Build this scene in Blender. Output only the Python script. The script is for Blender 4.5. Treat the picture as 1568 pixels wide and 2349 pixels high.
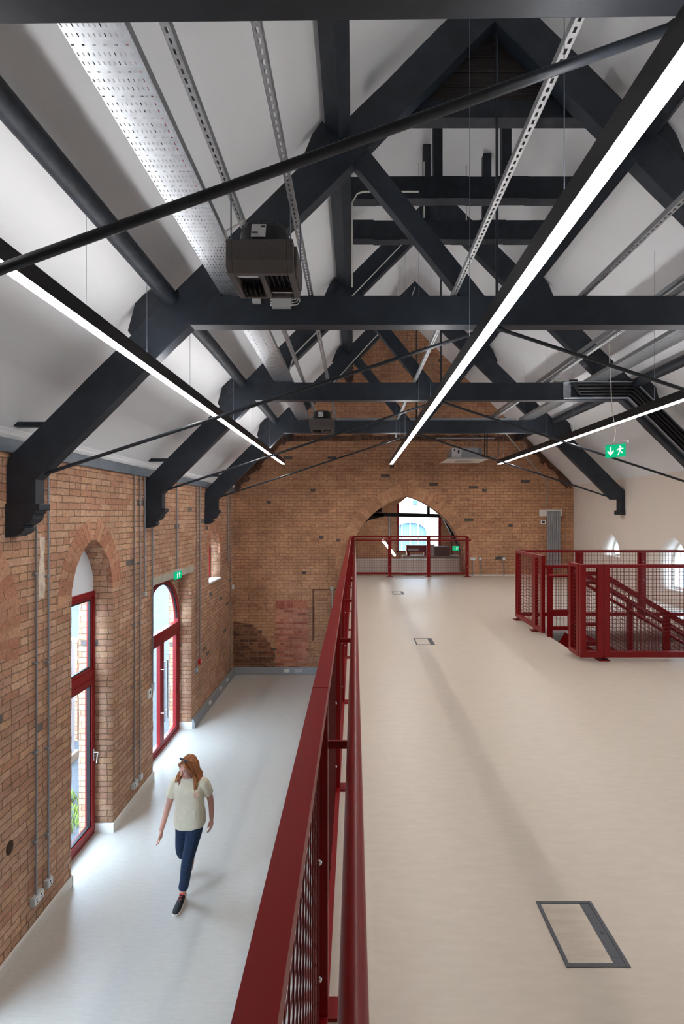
import bpy, bmesh, math, random
from mathutils import Vector, Matrix, Euler, noise
random.seed(7)
for o in list(bpy.data.objects): bpy.data.objects.remove(o)
C = bpy.context.scene.collection
PI = math.pi
# ------------------------------------------------------------------ camera, sky, exposure
F = 1130.0                       # focal length in pixels of a 1568x2349 frame
CZ = 4.35                        # eye height above the lower floor
cd = bpy.data.cameras.new('camera'); cam = bpy.data.objects.new('camera', cd); C.objects.link(cam)
cam.location = (0, 0, CZ); cam.rotation_euler = (PI/2, 0, 0)
cd.sensor_fit = 'VERTICAL'; cd.sensor_height = 36; cd.sensor_width = 24.03
cd.lens = 36*F/2349; cd.shift_x = -29/2349; cd.shift_y = 5.5/2349
cd.clip_start = .05; cd.clip_end = 300
bpy.context.scene.camera = cam
S = bpy.context.scene
S.view_settings.view_transform = 'Standard'; S.view_settings.look = 'None'
S.view_settings.gamma = 1; S.view_settings.use_curve_mapping = False
S.view_settings.exposure = 0.0
W = bpy.data.worlds.new('sky'); S.world = W; W.use_nodes = True
nt = W.node_tree; bg = nt.nodes['Background']
bg.inputs['Color'].default_value = (.60, .79, 1.0, 1); bg.inputs['Strength'].default_value = 19.0
LED = 39.0                       # brightness of the linear lamps
def portal(loc, rot, sx, sy):
    l = bpy.data.lights.new('window_portal', 'AREA'); l.shape = 'RECTANGLE'; l.size = sx; l.size_y = sy
    l.cycles.is_portal = True
    o = bpy.data.objects.new('window_portal', l); C.objects.link(o); o.location = loc; o.rotation_euler = rot
for (y, z, w, h) in ((6.25, 1.7, 1.0, 3.3), (9.1, 1.6, 1.9, 3.2), (11.66, 3.4, .95, 1.2), (3.45, 2.0, 1.2, 4.2)):
    portal((-3.80, y, z), (0, -PI/2, 0), h, w)
for (y, z, w, h) in ((11.5, 3.5, .9, .9), (9.25, 3.4, .9, 1.1), (6.2, 3.4, .9, 1.1), (3.1, 3.4, .9, 1.1), (0., 3.4, .9, 1.1)):
    portal((6.42, y, z), (0, PI/2, 0), h, w)
portal((2.43, 18.95, 4.1), (-PI/2, 0, 0), 1.6, 2.4)

# ------------------------------------------------------------------ materials
def srgb(r, g, b):
    f = lambda c: (c/12.92 if c <= .04045 else ((c+.055)/1.055)**2.4)
    return (f(r/255), f(g/255), f(b/255), 1)
def newmat(name):
    m = bpy.data.materials.new(name); m.use_nodes = True
    return m, m.node_tree.nodes, m.node_tree.links, m.node_tree.nodes['Principled BSDF']
def M(name, col, rough=.5, metal=0, var=.0, scale=8, bump=0, stretch=(1, 1, 1), bscale=None, spec=None):
    m, N, L, b = newmat(name)
    b.inputs['Base Color'].default_value = col; b.inputs['Roughness'].default_value = rough; b.inputs['Metallic'].default_value = metal
    if spec is not None: b.inputs['Specular IOR Level'].default_value = spec
    g = N.new('ShaderNodeNewGeometry'); mp = N.new('ShaderNodeMapping'); mp.inputs['Scale'].default_value = stretch
    L.new(g.outputs['Position'], mp.inputs['Vector'])
    if var:
        n = N.new('ShaderNodeTexNoise'); n.inputs['Scale'].default_value = scale; n.inputs['Detail'].default_value = 5
        L.new(mp.outputs[0], n.inputs['Vector'])
        r = N.new('ShaderNodeMapRange'); r.inputs['From Min'].default_value = .3; r.inputs['From Max'].default_value = .7
        r.inputs['To Min'].default_value = 1-var; r.inputs['To Max'].default_value = 1+var
        L.new(n.outputs['Fac'], r.inputs['Value'])
        h = N.new('ShaderNodeVectorMath'); h.operation = 'SCALE'; h.inputs[0].default_value = col[:3]
        L.new(r.outputs[0], h.inputs['Scale']); L.new(h.outputs[0], b.inputs['Base Color'])
    if bump:
        n2 = N.new('ShaderNodeTexNoise'); n2.inputs['Scale'].default_value = bscale or scale*2; n2.inputs['Detail'].default_value = 6
        L.new(mp.outputs[0], n2.inputs['Vector'])
        bp = N.new('ShaderNodeBump'); bp.inputs['Strength'].default_value = bump; bp.inputs['Distance'].default_value = .01
        L.new(n2.outputs['Fac'], bp.inputs['Height']); L.new(bp.outputs[0], b.inputs['Normal'])
    return m
def brickmat(name, stops, mortar, w=.24, h=.0805, joint=.07, bump=.6, island=False, soot=.25):
    m, N, L, b = newmat(name)
    def math_(op, a, b_=None, c=None):
        n = N.new('ShaderNodeMath'); n.operation = op
        for i, v in enumerate((a, b_, c)):
            if v is None: continue
            if isinstance(v, (int, float)): n.inputs[i].default_value = v
            else: L.new(v, n.inputs[i])
        return n.outputs[0]
    g = N.new('ShaderNodeNewGeometry')
    ns = N.new('ShaderNodeTexNoise'); ns.inputs['Scale'].default_value = 9; ns.inputs['Detail'].default_value = 3
    L.new(g.outputs['Position'], ns.inputs['Vector'])
    dis = N.new('ShaderNodeVectorMath'); dis.operation = 'MULTIPLY_ADD'; dis.inputs[1].default_value = (.028, .028, .028)
    L.new(ns.outputs['Color'], dis.inputs[0]); L.new(g.outputs['Position'], dis.inputs[2])
    sp = N.new('ShaderNodeSeparateXYZ'); L.new(dis.outputs[0], sp.inputs[0])
    x, y, z = sp.outputs
    ramp = N.new('ShaderNodeValToRGB'); ramp.color_ramp.interpolation = 'CONSTANT'
    e = ramp.color_ramp.elements
    while len(e) > 1: e.remove(e[-1])
    for i, (p, c) in enumerate(stops):
        q = e[0] if i == 0 else e.new(p)
        q.position = p; q.color = c
    if island:
        L.new(g.outputs['Random Per Island'], ramp.inputs['Fac']); mask = None
    else:
        v = math_('DIVIDE', math_('ADD', z, 5.0), h)
        row = math_('FLOOR', v); fv = math_('FRACT', v)
        hdr = math_('LESS_THAN', math_('MODULO', row, 4), .5)
        ww = math_('SUBTRACT', w, math_('MULTIPLY', hdr, w/2))
        u = math_('ADD', math_('DIVIDE', math_('ADD', math_('ADD', x, y), 50.), ww), math_('MULTIPLY', math_('MODULO', row, 2), .5))
        wr = N.new('ShaderNodeTexWhiteNoise'); wr.noise_dimensions = '1D'; L.new(row, wr.inputs['W'])
        u = math_('ADD', u, math_('MULTIPLY', wr.outputs['Value'], .12))
        col = math_('FLOOR', u); fu = math_('FRACT', u)
        cb = N.new('ShaderNodeCombineXYZ'); L.new(col, cb.inputs[0]); L.new(row, cb.inputs[1])
        wn = N.new('ShaderNodeTexWhiteNoise'); wn.noise_dimensions = '2D'; L.new(cb.outputs[0], wn.inputs['Vector'])
        L.new(wn.outputs['Value'], ramp.inputs['Fac'])
        du = math_('MULTIPLY', math_('MINIMUM', fu, math_('SUBTRACT', 1, fu)), ww)
        dv = math_('MULTIPLY', math_('MINIMUM', fv, math_('SUBTRACT', 1, fv)), h)
        d = math_('MINIMUM', du, dv)
        mr = N.new('ShaderNodeMapRange'); mr.inputs['From Min'].default_value = .0035*joint/.07; mr.inputs['From Max'].default_value = .0085*joint/.07
        L.new(d, mr.inputs['Value']); mask = mr.outputs[0]
    # mottling: fine and large stains
    n1 = N.new('ShaderNodeTexNoise'); n1.inputs['Scale'].default_value = 1.1; n1.inputs['Detail'].default_value = 8; n1.inputs['Roughness'].default_value = .65
    L.new(g.outputs['Position'], n1.inputs['Vector'])
    n2 = N.new('ShaderNodeTexNoise'); n2.inputs['Scale'].default_value = 30; n2.inputs['Detail'].default_value = 5
    L.new(g.outputs['Position'], n2.inputs['Vector'])
    r1 = N.new('ShaderNodeMapRange'); r1.inputs['From Min'].default_value = .35; r1.inputs['From Max'].default_value = .62; r1.inputs['To Min'].default_value = 1-soot; r1.inputs['To Max'].default_value = 1.08
    L.new(n1.outputs['Fac'], r1.inputs['Value'])
    r2 = N.new('ShaderNodeMapRange'); r2.inputs['From Min'].default_value = .3; r2.inputs['From Max'].default_value = .7; r2.inputs['To Min'].default_value = .8; r2.inputs['To Max'].default_value = 1.15
    L.new(n2.outputs['Fac'], r2.inputs['Value'])
    k = math_('MULTIPLY', r1.outputs[0], r2.outputs[0])
    out = ramp.outputs['Color']
    if mask is not None:
        mx = N.new('ShaderNodeMix'); mx.data_type = 'RGBA'; mx.inputs[6].default_value = mortar
        L.new(mask, mx.inputs[0]); L.new(out, mx.inputs[7]); out = mx.outputs[2]
    sc = N.new('ShaderNodeVectorMath'); sc.operation = 'SCALE'; L.new(out, sc.inputs[0]); L.new(k, sc.inputs['Scale'])
    L.new(sc.outputs[0], b.inputs['Base Color'])
    b.inputs['Roughness'].default_value = .9
    hgt = math_('ADD', mask, math_('MULTIPLY', n2.outputs['Fac'], .6)) if mask is not None else n2.outputs['Fac']
    bp = N.new('ShaderNodeBump'); bp.inputs['Strength'].default_value = bump; bp.inputs['Distance'].default_value = .008
    L.new(hgt, bp.inputs['Height']); L.new(bp.outputs[0], b.inputs['Normal'])
    return m
pal = [(0, srgb(198, 157, 129)), (.2, srgb(190, 146, 120)), (.4, srgb(203, 162, 134)), (.58, srgb(195, 149, 118)), (.72, srgb(188, 140, 112)), (.86, srgb(203, 160, 126)), (.95, srgb(183, 132, 106)), (.992, srgb(109, 102, 99))]
brick = brickmat('brick_orange', pal, srgb(136, 106, 84), joint=.06)
palf = [(0, srgb(193, 145, 112)), (.25, srgb(186, 136, 105)), (.5, srgb(198, 150, 116)), (.7, srgb(188, 140, 108)), (.85, srgb(194, 145, 107)), (.96, srgb(175, 120, 93)), (.988, srgb(88, 82, 79))]
brick_far = brickmat('brick_far', palf, srgb(146, 110, 84), joint=.06, soot=.3)
vous = brickmat('brick_voussoir', [(0, srgb(193, 142, 113)), (.3, srgb(186, 131, 102)), (.55, srgb(199, 151, 119)), (.8, srgb(181, 125, 98))], srgb(168, 134, 108), island=True)
mortar_m = M('mortar', srgb(172, 140, 114), .95, var=.15, scale=20, bump=.3)
brick_pink = brickmat('brick_pink', [(0, srgb(195, 129, 104)), (.3, srgb(185, 113, 90)), (.55, srgb(206, 140, 113)), (.8, srgb(168, 98, 77))], srgb(185, 151, 131), joint=.06)
brick_dark = brickmat('brick_rough', [(0, srgb(136, 92, 68)), (.3, srgb(120, 76, 56)), (.55, srgb(150, 104, 76)), (.8, srgb(104, 66, 50))], srgb(158, 130, 108), bump=1.0, joint=.06)
brick_pale = brickmat('brick_pale', [(0, srgb(225, 205, 185)), (.5, srgb(212, 190, 170)), (.8, srgb(230, 215, 200))], srgb(225, 215, 205), w=.5, h=.17)
rough_edge = M('rough_dark_brick', srgb(92, 66, 52), .95, var=.5, scale=14, bump=1.0, bscale=22)
white = M('ceiling_white', srgb(233, 236, 240), .8, var=.015, scale=2)
wallpaint = M('wall_offwhite', srgb(226, 214, 204), .8, var=.015, scale=1.5)
skirt_m = M('skirting_white', srgb(232, 228, 222), .5)
timber = M('painted_timber', srgb(31, 40, 51), .5, var=.3, scale=5, bump=.35, bscale=9, stretch=(1, 1, 1))
timber_old = M('painted_timber_old', srgb(30, 37, 47), .6, var=.4, scale=9, bump=.8, bscale=14)
boards_m = M('dark_boards', srgb(46, 42, 42), .7, var=.4, scale=6, bump=.8, stretch=(.4, 1, 6))
rod_m = M('rod_dark_grey', srgb(44, 50, 58), .4, .3, var=.15, scale=30)
steel_plate = M('steel_grey', srgb(120, 130, 142), .5, .2, var=.15, scale=5)
galv = M('galvanised', srgb(196, 204, 212), .33, .9, var=.12, scale=22, bump=.1)
galv_d = M('galvanised_dull', srgb(176, 180, 184), .45, .7, var=.12, scale=22)
conduit_m = M('conduit_grey', srgb(150, 152, 156), .45, .5)
red = M('oxide_red_paint', srgb(121, 8, 11), .36, 0, var=.05, scale=3, spec=.28)
red_win = M('window_red', srgb(138, 18, 26), .38)
red_mesh = M('mesh_red', srgb(104, 14, 17), .5)
chrome = M('steel_bright', srgb(215, 215, 218), .2, 1)
black = M('black_plastic', srgb(26, 27, 30), .45)
blackgloss = M('lamp_body', srgb(40, 40, 43), .42, .2)
greyfoam = M('unit_grey', srgb(96, 92, 91), .85, var=.08, scale=60, bump=.15, bscale=200)
unitgrey_d = M('unit_dark', srgb(40, 42, 46), .5)
whitep = M('white_plastic', srgb(236, 236, 232), .4)
greyp = M('grey_plastic', srgb(186, 190, 190), .4)
label_m = M('label_paper', srgb(225, 226, 228), .6)
ink = M('ink', srgb(40, 40, 44), .6)
boxdark = M('floor_box_plastic', srgb(74, 76, 84), .5, var=.05)
trunk_m = M('trunking_grey', srgb(152, 158, 164), .4, .2)
radiator_m = M('radiator_grey', srgb(150, 152, 156), .45, .2)
concrete = M('concrete', srgb(176, 168, 152), .85, var=.12, scale=8, bump=.3)
cable_r = M('cable_red', srgb(190, 30, 34), .5); cable_k = M('cable_black', srgb(28, 28, 30), .5); cable_w = M('cable_white', srgb(222, 222, 214), .5)
asphalt = M('paving_grey', srgb(74, 78, 84), .9, var=.12, scale=3, bump=.2)
greenm = M('weeds', srgb(120, 140, 60), .9)
callred = M('call_point_red', srgb(190, 24, 24), .4)
def floormat(name, c1, c2, rough):
    m, N, L, b = newmat(name)
    g = N.new('ShaderNodeNewGeometry')
    mp = N.new('ShaderNodeMapping'); mp.inputs['Scale'].default_value = (1.2, 5, 1); L.new(g.outputs['Position'], mp.inputs[0])
    n = N.new('ShaderNodeTexNoise'); n.inputs['Scale'].default_value = 7; n.inputs['Detail'].default_value = 9; n.inputs['Roughness'].default_value = .68; L.new(mp.outputs[0], n.inputs['Vector'])
    r = N.new('ShaderNodeMapRange'); r.inputs['From Min'].default_value = .35; r.inputs['From Max'].default_value = .65; L.new(n.outputs['Fac'], r.inputs['Value'])
    mx = N.new('ShaderNodeMix'); mx.data_type = 'RGBA'; mx.inputs[6].default_value = c1; mx.inputs[7].default_value = c2; L.new(r.outputs[0], mx.inputs[0])
    L.new(mx.outputs[2], b.inputs['Base Color']); b.inputs['Roughness'].default_value = rough
    return m
lino = floormat('lino_beige', srgb(197, 185, 171), srgb(204, 192, 178), .36)
lino_low_daylit = floormat('lino_low_daylit', srgb(186, 181, 174), srgb(194, 189, 182), .36)  # same beige lino, cool daylight mixed into its colour
lino_box = floormat('lino_box', srgb(190, 177, 161), srgb(204, 192, 177), .34)
def glassmat():
    m, N, L, b = newmat('window_glass'); N.remove(b)
    t = N.new('ShaderNodeBsdfTransparent'); t.inputs[0].default_value = (.95, .97, .97, 1)
    gl = N.new('ShaderNodeBsdfGlossy'); gl.inputs['Roughness'].default_value = .02
    fr = N.new('ShaderNodeFresnel'); fr.inputs[0].default_value = 1.45
    mx = N.new('ShaderNodeMixShader'); gg = N.new('ShaderNodeNewGeometry'); sb = N.new('ShaderNodeMath'); sb.operation = 'SUBTRACT'; sb.inputs[0].default_value = 1; L.new(gg.outputs['Backfacing'], sb.inputs[1]); ml = N.new('ShaderNodeMath'); ml.operation = 'MULTIPLY'; L.new(fr.outputs[0], ml.inputs[0]); L.new(sb.outputs[0], ml.inputs[1]); L.new(ml.outputs[0], mx.inputs[0]); L.new(t.outputs[0], mx.inputs[1]); L.new(gl.outputs[0], mx.inputs[2])
    L.new(mx.outputs[0], N['Material Output'].inputs[0]); return m
glass = glassmat()
def emis(name, col, s):
    m, N, L, b = newmat(name); N.remove(b); e = N.new('ShaderNodeEmission'); e.inputs[0].default_value = col; e.inputs[1].default_value = s
    L.new(e.outputs[0], N['Material Output'].inputs[0]); return m
led_m = emis('led_diffuser', (1, .955, .91, 1), LED); led_up = emis('led_uplight', (1, .97, .95, 1), LED*.62)
sign_g = emis('sign_green', srgb(20, 190, 130), 1.0); sign_w = emis('sign_white', (.95, 1, .97, 1), 1.3)

# ------------------------------------------------------------------ mesh builder
class MB:
    def __init__(s): s.v = []; s.f = []
    def add(s, vs, fs):
        o = len(s.v); s.v += [Vector(p) for p in vs]; s.f += [tuple(i+o for i in f) for f in fs]; return s
    def box(s, a, b):
        x0, y0, z0 = a; x1, y1, z1 = b
        return s.add([(x0,y0,z0),(x1,y0,z0),(x1,y1,z0),(x0,y1,z0),(x0,y0,z1),(x1,y0,z1),(x1,y1,z1),(x0,y1,z1)],
                     [(0,3,2,1),(4,5,6,7),(0,1,5,4),(1,2,6,5),(2,3,7,6),(3,0,4,7)])
    def bar(s, p, q, w, h, up=(0,0,1)):      # rectangular bar from p to q, w sideways, h along up
        p = Vector(p); q = Vector(q); d = (q-p).normalized(); up = Vector(up)
        sd = d.cross(up)
        if sd.length < 1e-4: sd = d.cross(Vector((1,0,0)))
        sd.normalize(); u = sd.cross(d).normalized()
        a = sd*w/2; b = u*h/2
        return s.add([p-a-b, p+a-b, p+a+b, p-a+b, q-a-b, q+a-b, q+a+b, q-a+b],
                     [(0,1,2,3),(7,6,5,4),(0,4,5,1),(1,5,6,2),(2,6,7,3),(3,7,4,0)])
    def tube(s, pts, r, n=10, cap=True):
        pts = [Vector(p) for p in pts]; k = len(pts)
        rs = r if isinstance(r, (list, tuple)) else [r]*k
        t0 = (pts[1]-pts[0]).normalized()
        ref = Vector((0,0,1)) if abs(t0.z) < .9 else Vector((1,0,0))
        a = t0.cross(ref).normalized(); base = len(s.v); vs = []; fs = []
        for i in range(k):
            t = (pts[min(i+1,k-1)]-pts[max(i-1,0)]).normalized()
            a = (a - t*a.dot(t)).normalized(); b = t.cross(a)
            rr = rs[i]; ra, rb = rr if isinstance(rr, (tuple, list)) else (rr, rr)
            for j in range(n):
                an = 2*PI*j/n; vs.append(pts[i]+a*math.cos(an)*ra+b*math.sin(an)*rb)
        for i in range(k-1):
            for j in range(n):
                fs.append((i*n+j, i*n+(j+1)%n, (i+1)*n+(j+1)%n, (i+1)*n+j))
        if cap: fs.append(tuple(range(n-1,-1,-1))); fs.append(tuple((k-1)*n+j for j in range(n)))
        return s.add(vs, fs)
    def prism(s, poly, y0, y1):              # polygon in XZ pushed along Y
        n = len(poly); vs = [(x, y0, z) for x, z in poly]+[(x, y1, z) for x, z in poly]
        fs = [tuple(range(n)), tuple(range(2*n-1, n-1, -1))]+[(i, i+n, (i+1)%n+n, (i+1)%n) for i in range(n)]
        return s.add(vs, fs)
    def prismx(s, poly, x0, x1):             # polygon in YZ pushed along X
        n = len(poly); vs = [(x0, y, z) for y, z in poly]+[(x1, y, z) for y, z in poly]
        fs = [tuple(range(n)), tuple(range(2*n-1, n-1, -1))]+[(i, i+n, (i+1)%n+n, (i+1)%n) for i in range(n)]
        return s.add(vs, fs)
    def ell(s, c, r, n=16, m=10, rot=None):
        vs = []; fs = []
        for i in range(m+1):
            th = PI*i/m
            for j in range(n):
                ph = 2*PI*j/n; p = Vector((r[0]*math.sin(th)*math.cos(ph), r[1]*math.sin(th)*math.sin(ph), r[2]*math.cos(th)))
                if rot: p = rot @ p
                vs.append(Vector(c)+p)
        for i in range(m):
            for j in range(n): fs.append((i*n+j, (i+1)*n+j, (i+1)*n+(j+1)%n, i*n+(j+1)%n))
        return s.add(vs, fs)
    def build(s, name, m, parent=None, smooth=False, bevel=0):
        me = bpy.data.meshes.new(name); me.from_pydata([tuple(v) for v in s.v], [], s.f); me.update()
        bm = bmesh.new(); bm.from_mesh(me); bmesh.ops.remove_doubles(bm, verts=bm.verts, dist=1e-6) if smooth else None
        bmesh.ops.recalc_face_normals(bm, faces=bm.faces); bm.to_mesh(me); bm.free()
        me.materials.append(m)
        o = bpy.data.objects.new(name, me); C.objects.link(o)
        if smooth:
            for p in me.polygons: p.use_smooth = True
            try: me.set_sharp_from_angle(angle=math.radians(40))
            except Exception: pass
        if bevel:
            b = o.modifiers.new('bevel', 'BEVEL'); b.width = bevel; b.segments = 2; b.limit_method = 'ANGLE'
        attach(o, parent); return o
def attach(o, parent):
    if parent is not None:
        o.parent = parent
        if parent.type == 'EMPTY': o.matrix_parent_inverse = Matrix.Translation(-Vector(parent.location))
def tag(o, label=None, cat=None, group=None, kind=None):
    if label: o['label'] = label
    if cat: o['category'] = cat
    if group: o['group'] = group
    if kind: o['kind'] = kind
    return o
def thing(name, loc, label, cat, group=None, kind=None):
    o = bpy.data.objects.new(name, None); C.objects.link(o); o.location = loc; o.empty_display_size = .1
    return tag(o, label, cat, group, kind)
def struct(o, label=None, cat=None): return tag(o, label, cat, None, 'structure')
def dup(root, off, label, group=None):
    def cp(o, par):
        c = o.copy(); C.objects.link(c)
        if par is not None: c.parent = par
        for ch in o.children: cp(ch, c)
        return c
    r = cp(root, None); r.location = Vector(root.location)+Vector(off); r['label'] = label
    if group: r['group'] = group
    return r
def plate(name, outer, holes, thick, origin, ax, m, parent=None, smooth=False):
    """flat plate with holes: polygons in (u,v); ax='X' plane normal X (u=y,v=z) growing to -X; 'Y' normal Y (u=x,v=z) growing to +Y; 'Z' (u=x,v=y) growing down"""
    cu = bpy.data.curves.new(name, 'CURVE'); cu.dimensions = '2D'; cu.fill_mode = 'BOTH'; cu.extrude = thick/2
    for poly in [outer]+holes:
        sp = cu.splines.new('POLY'); sp.points.add(len(poly)-1); sp.use_cyclic_u = True
        for i, (u, v) in enumerate(poly): sp.points[i].co = (u, v, 0, 1)
    t = bpy.data.objects.new('tmp', cu); C.objects.link(t)
    dg = bpy.context.evaluated_depsgraph_get(); me = bpy.data.meshes.new_from_object(t.evaluated_get(dg))
    bpy.data.objects.remove(t); bpy.data.curves.remove(cu)
    for v in me.vertices:
        u, w, d = v.co
        if ax == 'X': v.co = (origin-thick/2+d, u, w)
        elif ax == 'Y': v.co = (u, origin+thick/2+d, w)
        else: v.co = (u, w, origin-thick/2+d)
    bm = bmesh.new(); bm.from_mesh(me); bmesh.ops.remove_doubles(bm, verts=bm.verts, dist=1e-5); bmesh.ops.recalc_face_normals(bm, faces=bm.faces); bm.to_mesh(me); bm.free()
    me.name = name; me.materials.clear(); me.materials.append(m)
    o = bpy.data.objects.new(name, me); C.objects.link(o); attach(o, parent); return o
def arch_pts(c, hw, spring, rise, n=14):     # left spring -> apex -> right spring, pointed
    r = (rise*rise+hw*hw)/(2*hw); pts = []
    cl = c-hw+r; a1 = math.acos(max(-1, min(1, (c-cl)/r)))
    for i in range(n+1):
        a = PI-(PI-a1)*i/n; pts.append((cl+r*math.cos(a), spring+r*math.sin(a)))
    pts += [(2*c-u, v) for u, v in reversed(pts[:-1])]
    return pts
def opening(c, hw, base, spring, rise, n=14):
    return [(c-hw, base)]+arch_pts(c, hw, spring, rise, n)+[(c+hw, base)]
def jag(pts, amp=.012, step=.08):            # slightly uneven brick edges
    out = []
    for i in range(len(pts)):
        a = Vector(pts[i]); b = Vector(pts[(i+1) % len(pts)]); k = max(1, int((b-a).length/step))
        for j in range(k):
            p = a.lerp(b, j/k); out.append((p.x+random.uniform(-amp, amp)*.6, p.y))
    return out
def voussoirs(name, c, hw, spring, rise, width, plane, ax, m=vous, foot=0, proud=.004, label=None):
    r = (rise*rise+hw*hw)/(2*hw); cl = c-hw+r; a1 = math.acos((c-cl)/r)
    L_ = r*(PI-a1); n = int(L_/.077); mb = MB()
    for side in (0, 1):
        for k in range(-foot, n):
            a = PI-(PI-a1)*k/n; b = PI-(PI-a1)*(k+1)/n
            g = .05*(PI-a1)/n
            rr = r+random.uniform(-.004, .006)
            segs = [(rr, r+width*.49), (r+width*.53, r+width)] if (k % 2) else [(rr, r+width*random.uniform(.97, 1.03))]
            for (ra, rb) in segs:
                q = [(cl+ra*math.cos(a-g), spring+ra*math.sin(a-g)), (cl+rb*math.cos(a-g), spring+rb*math.sin(a-g)),
                     (cl+rb*math.cos(b+g), spring+rb*math.sin(b+g)), (cl+ra*math.cos(b+g), spring+ra*math.sin(b+g))]
                q = [(min(u, c), v) for u, v in q]
                if side: q = [(2*c-u, v) for u, v in q]
                if ax == 'X': mb.prismx(q, plane-.05, plane+proud)
                else: mb.prism(q, plane-proud, plane+.05)
    o = mb.build(name, m); struct(o, label); return o

# ------------------------------------------------------------------ room dimensions
XL, XR, XC = -3.31, 5.97, 1.33       # left wall, right wall, ridge line
YB, YF = -4.0, 13.45                 # wall behind, far gable
MZ = 2.68                            # mezzanine floor
ROOF = 8.45                          # ceiling plane: Z = X + 8.45 (left), mirrored right
RIDGE = XC+ROOF
EAVE = XL+ROOF
# ---- left wall
w1 = jag(opening(6.25, .49, -.05, 3.33, .72)); w2 = jag([(8.09, -.05), (8.09, 3.18), (10.0, 3.18), (10.0, -.05)], .02)
w3 = jag(opening(11.66, .47, 2.80, 3.40, .58)); w4 = opening(3.45, .60, -.05, 3.25, .85)
struct(plate('wall_left', [(YB-.4, -.1), (YF+.4, -.1), (YF+.4, 5.14), (YB-.4, 5.14)], [w1, w2, w3, w4], .46, XL, 'X', brick))
voussoirs('trim_1', 6.25, .49, 3.33, .72, .26, XL, 'X', label='orange brick pointed arch over the tall garden door')
voussoirs('trim_2', 11.66, .47, 3.40, .58, .24, XL, 'X', label='orange brick pointed arch over the small far window')
voussoirs('trim_3', 3.75, .77, 3.25, .85, .36, XL, 'X', foot=3, label='orange brick arch at the left edge')
o = MB().box((XL-.30, 8.0, 3.18), (XL+.012, 10.12, 3.31)).build('trim_4', concrete, bevel=.004); struct(o, 'pale concrete lintel over the double doors')
# ---- far gable wall
ap = opening(1.42, 1.62, 2.68, 2.78, 2.07, 20)
gab = [(XL, -.1), (XR, -.1), (XR, 2*XC-XR+ROOF), (XC, RIDGE), (XL, EAVE)]
struct(plate('wall_far', gab, [ap], .40, YF, 'Y', brick_far))
o = voussoirs('trim_5', 1.42, 1.62, 2.78, 2.07, .34, YF, 'Y', m=brickmat('brick_arch_far', [(0, srgb(196, 146, 112)), (.4, srgb(184, 134, 102)), (.75, srgb(202, 154, 120))], srgb(150, 120, 96), island=True), label='large brick arch ring in the far gable')
# rough ledge and raked rough strips on the gable
mb = MB()
x = -1.95
while x < 4.6:
    w_ = random.uniform(.1, .26); zt = 6.50+random.uniform(-.03, .02)
    mb.box((x, YF-random.uniform(.03, .09), 6.36+random.uniform(-.01, .02)), (x+w_-.008, YF+.05, zt)); x += w_
struct(mb.build('trim_6', rough_edge, bevel=.008), 'rough dark brick ledge across the gable')
for s in (0, 1):
    mb = MB(); t = 0
    while t < 1.55:
        d = random.uniform(.07, .15); xx = XL+.02+t; zz = xx+ROOF
        a = random.uniform(.10, .20); pr = random.uniform(.03, .10)
        q = [(xx, zz-.02), (xx+d, zz+d-.02), (xx+d+a*.5, zz+d-a*.9), (xx+a*.5, zz-a*.9)]
        if s: q = [(2*XC-u, v) for u, v in q]
        mb.prism(q, YF-pr, YF+.05); t += d
    struct(mb.build('trim_%d' % (7+s), rough_edge, bevel=.006), 'crumbled dark brick strip along the %s roof slope' % ('left', 'right')[s])
# blocked doorway low on the far wall and darker bare brick by the corner
p = jag([(-2.16, .18), (-1.28, .18), (-1.28, 1.97), (-2.16, 1.97)], .02, .075)
struct(plate('trim_9', p, [], .05, YF-.006, 'Y', brick_pink), 'pinkish brick infill of a blocked doorway')
mb = MB(); mb.box((-2.22, YF-.012, 1.97), (-1.22, YF+.02, 2.0))
for i in range(11): mb.box((-2.14+i*.078, YF-.014, 1.80), (-2.14+i*.078+.066, YF+.02, 1.965))
struct(mb.build('trim_10', brickmat('brick_soldier', [(0, srgb(190, 120, 96)), (.5, srgb(170, 96, 76))], srgb(150, 120, 96), island=True)), 'soldier course over the blocked doorway')
p = jag([(-3.30, .18), (-2.2, .18), (-2.16, .5), (-2.28, .75), (-2.45, 1.0), (-2.8, 1.35), (-3.30, 1.42)], .03, .06)
struct(plate('trim_11', p, [], .05, YF-.004, 'Y', brick_dark), 'patch of bare dark brick low in the far corner')
mb = MB(); mb.box((-1.15, YF-.02, 2.28), (-.2, YF+.01, 2.31)).box((-1.15, YF-.02, .9), (-1.12, YF+.01, 2.31))
struct(mb.build('trim_12', M('chase_brown', srgb(110, 70, 52), .8)), 'thin brown chase line on the far wall')
# ---- right wall with pointed windows
rw = [opening(11.5, .40, 3.36, 3.40, .50)]+[opening(c, .43, 2.9, 3.35, .58) for c in (9.25, 6.2, 3.1, 0.)]
struct(plate('wall_right', [(YB-.4, -.1), (YF+.4, -.1), (YF+.4, 5.24), (YB-.4, 5.24)], rw, .46, XR+.46, 'X', wallpaint))
o = MB().box((XR-.014, 12.35, 3.35), (XR-.001, 13.0, 4.27)).build('access_panel', wallpaint, bevel=.003); tag(o, 'pale flush access panel on the right wall', 'panel')
# ---- wall behind the camera with one large gable window
struct(plate('wall_back', gab, [], .40, YB-.4, 'Y', wallpaint))
# ---- floors
struct(MB().box((-3.75, YB, -.2), (XR, YF, 0)).build('floor', lino_low_daylit))
outer = [(-.09, YB), (XR, YB), (XR, YF), (-.09, YF)]
hole = [(2.66, 5.80), (XR-.05, 5.80), (XR-.05, 7.84), (2.66, 7.84)]
o = plate('floor_mezzanine', outer, [hole], .36, MZ, 'Z', lino); struct(o, 'beige upper floor of the mezzanine')
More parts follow.
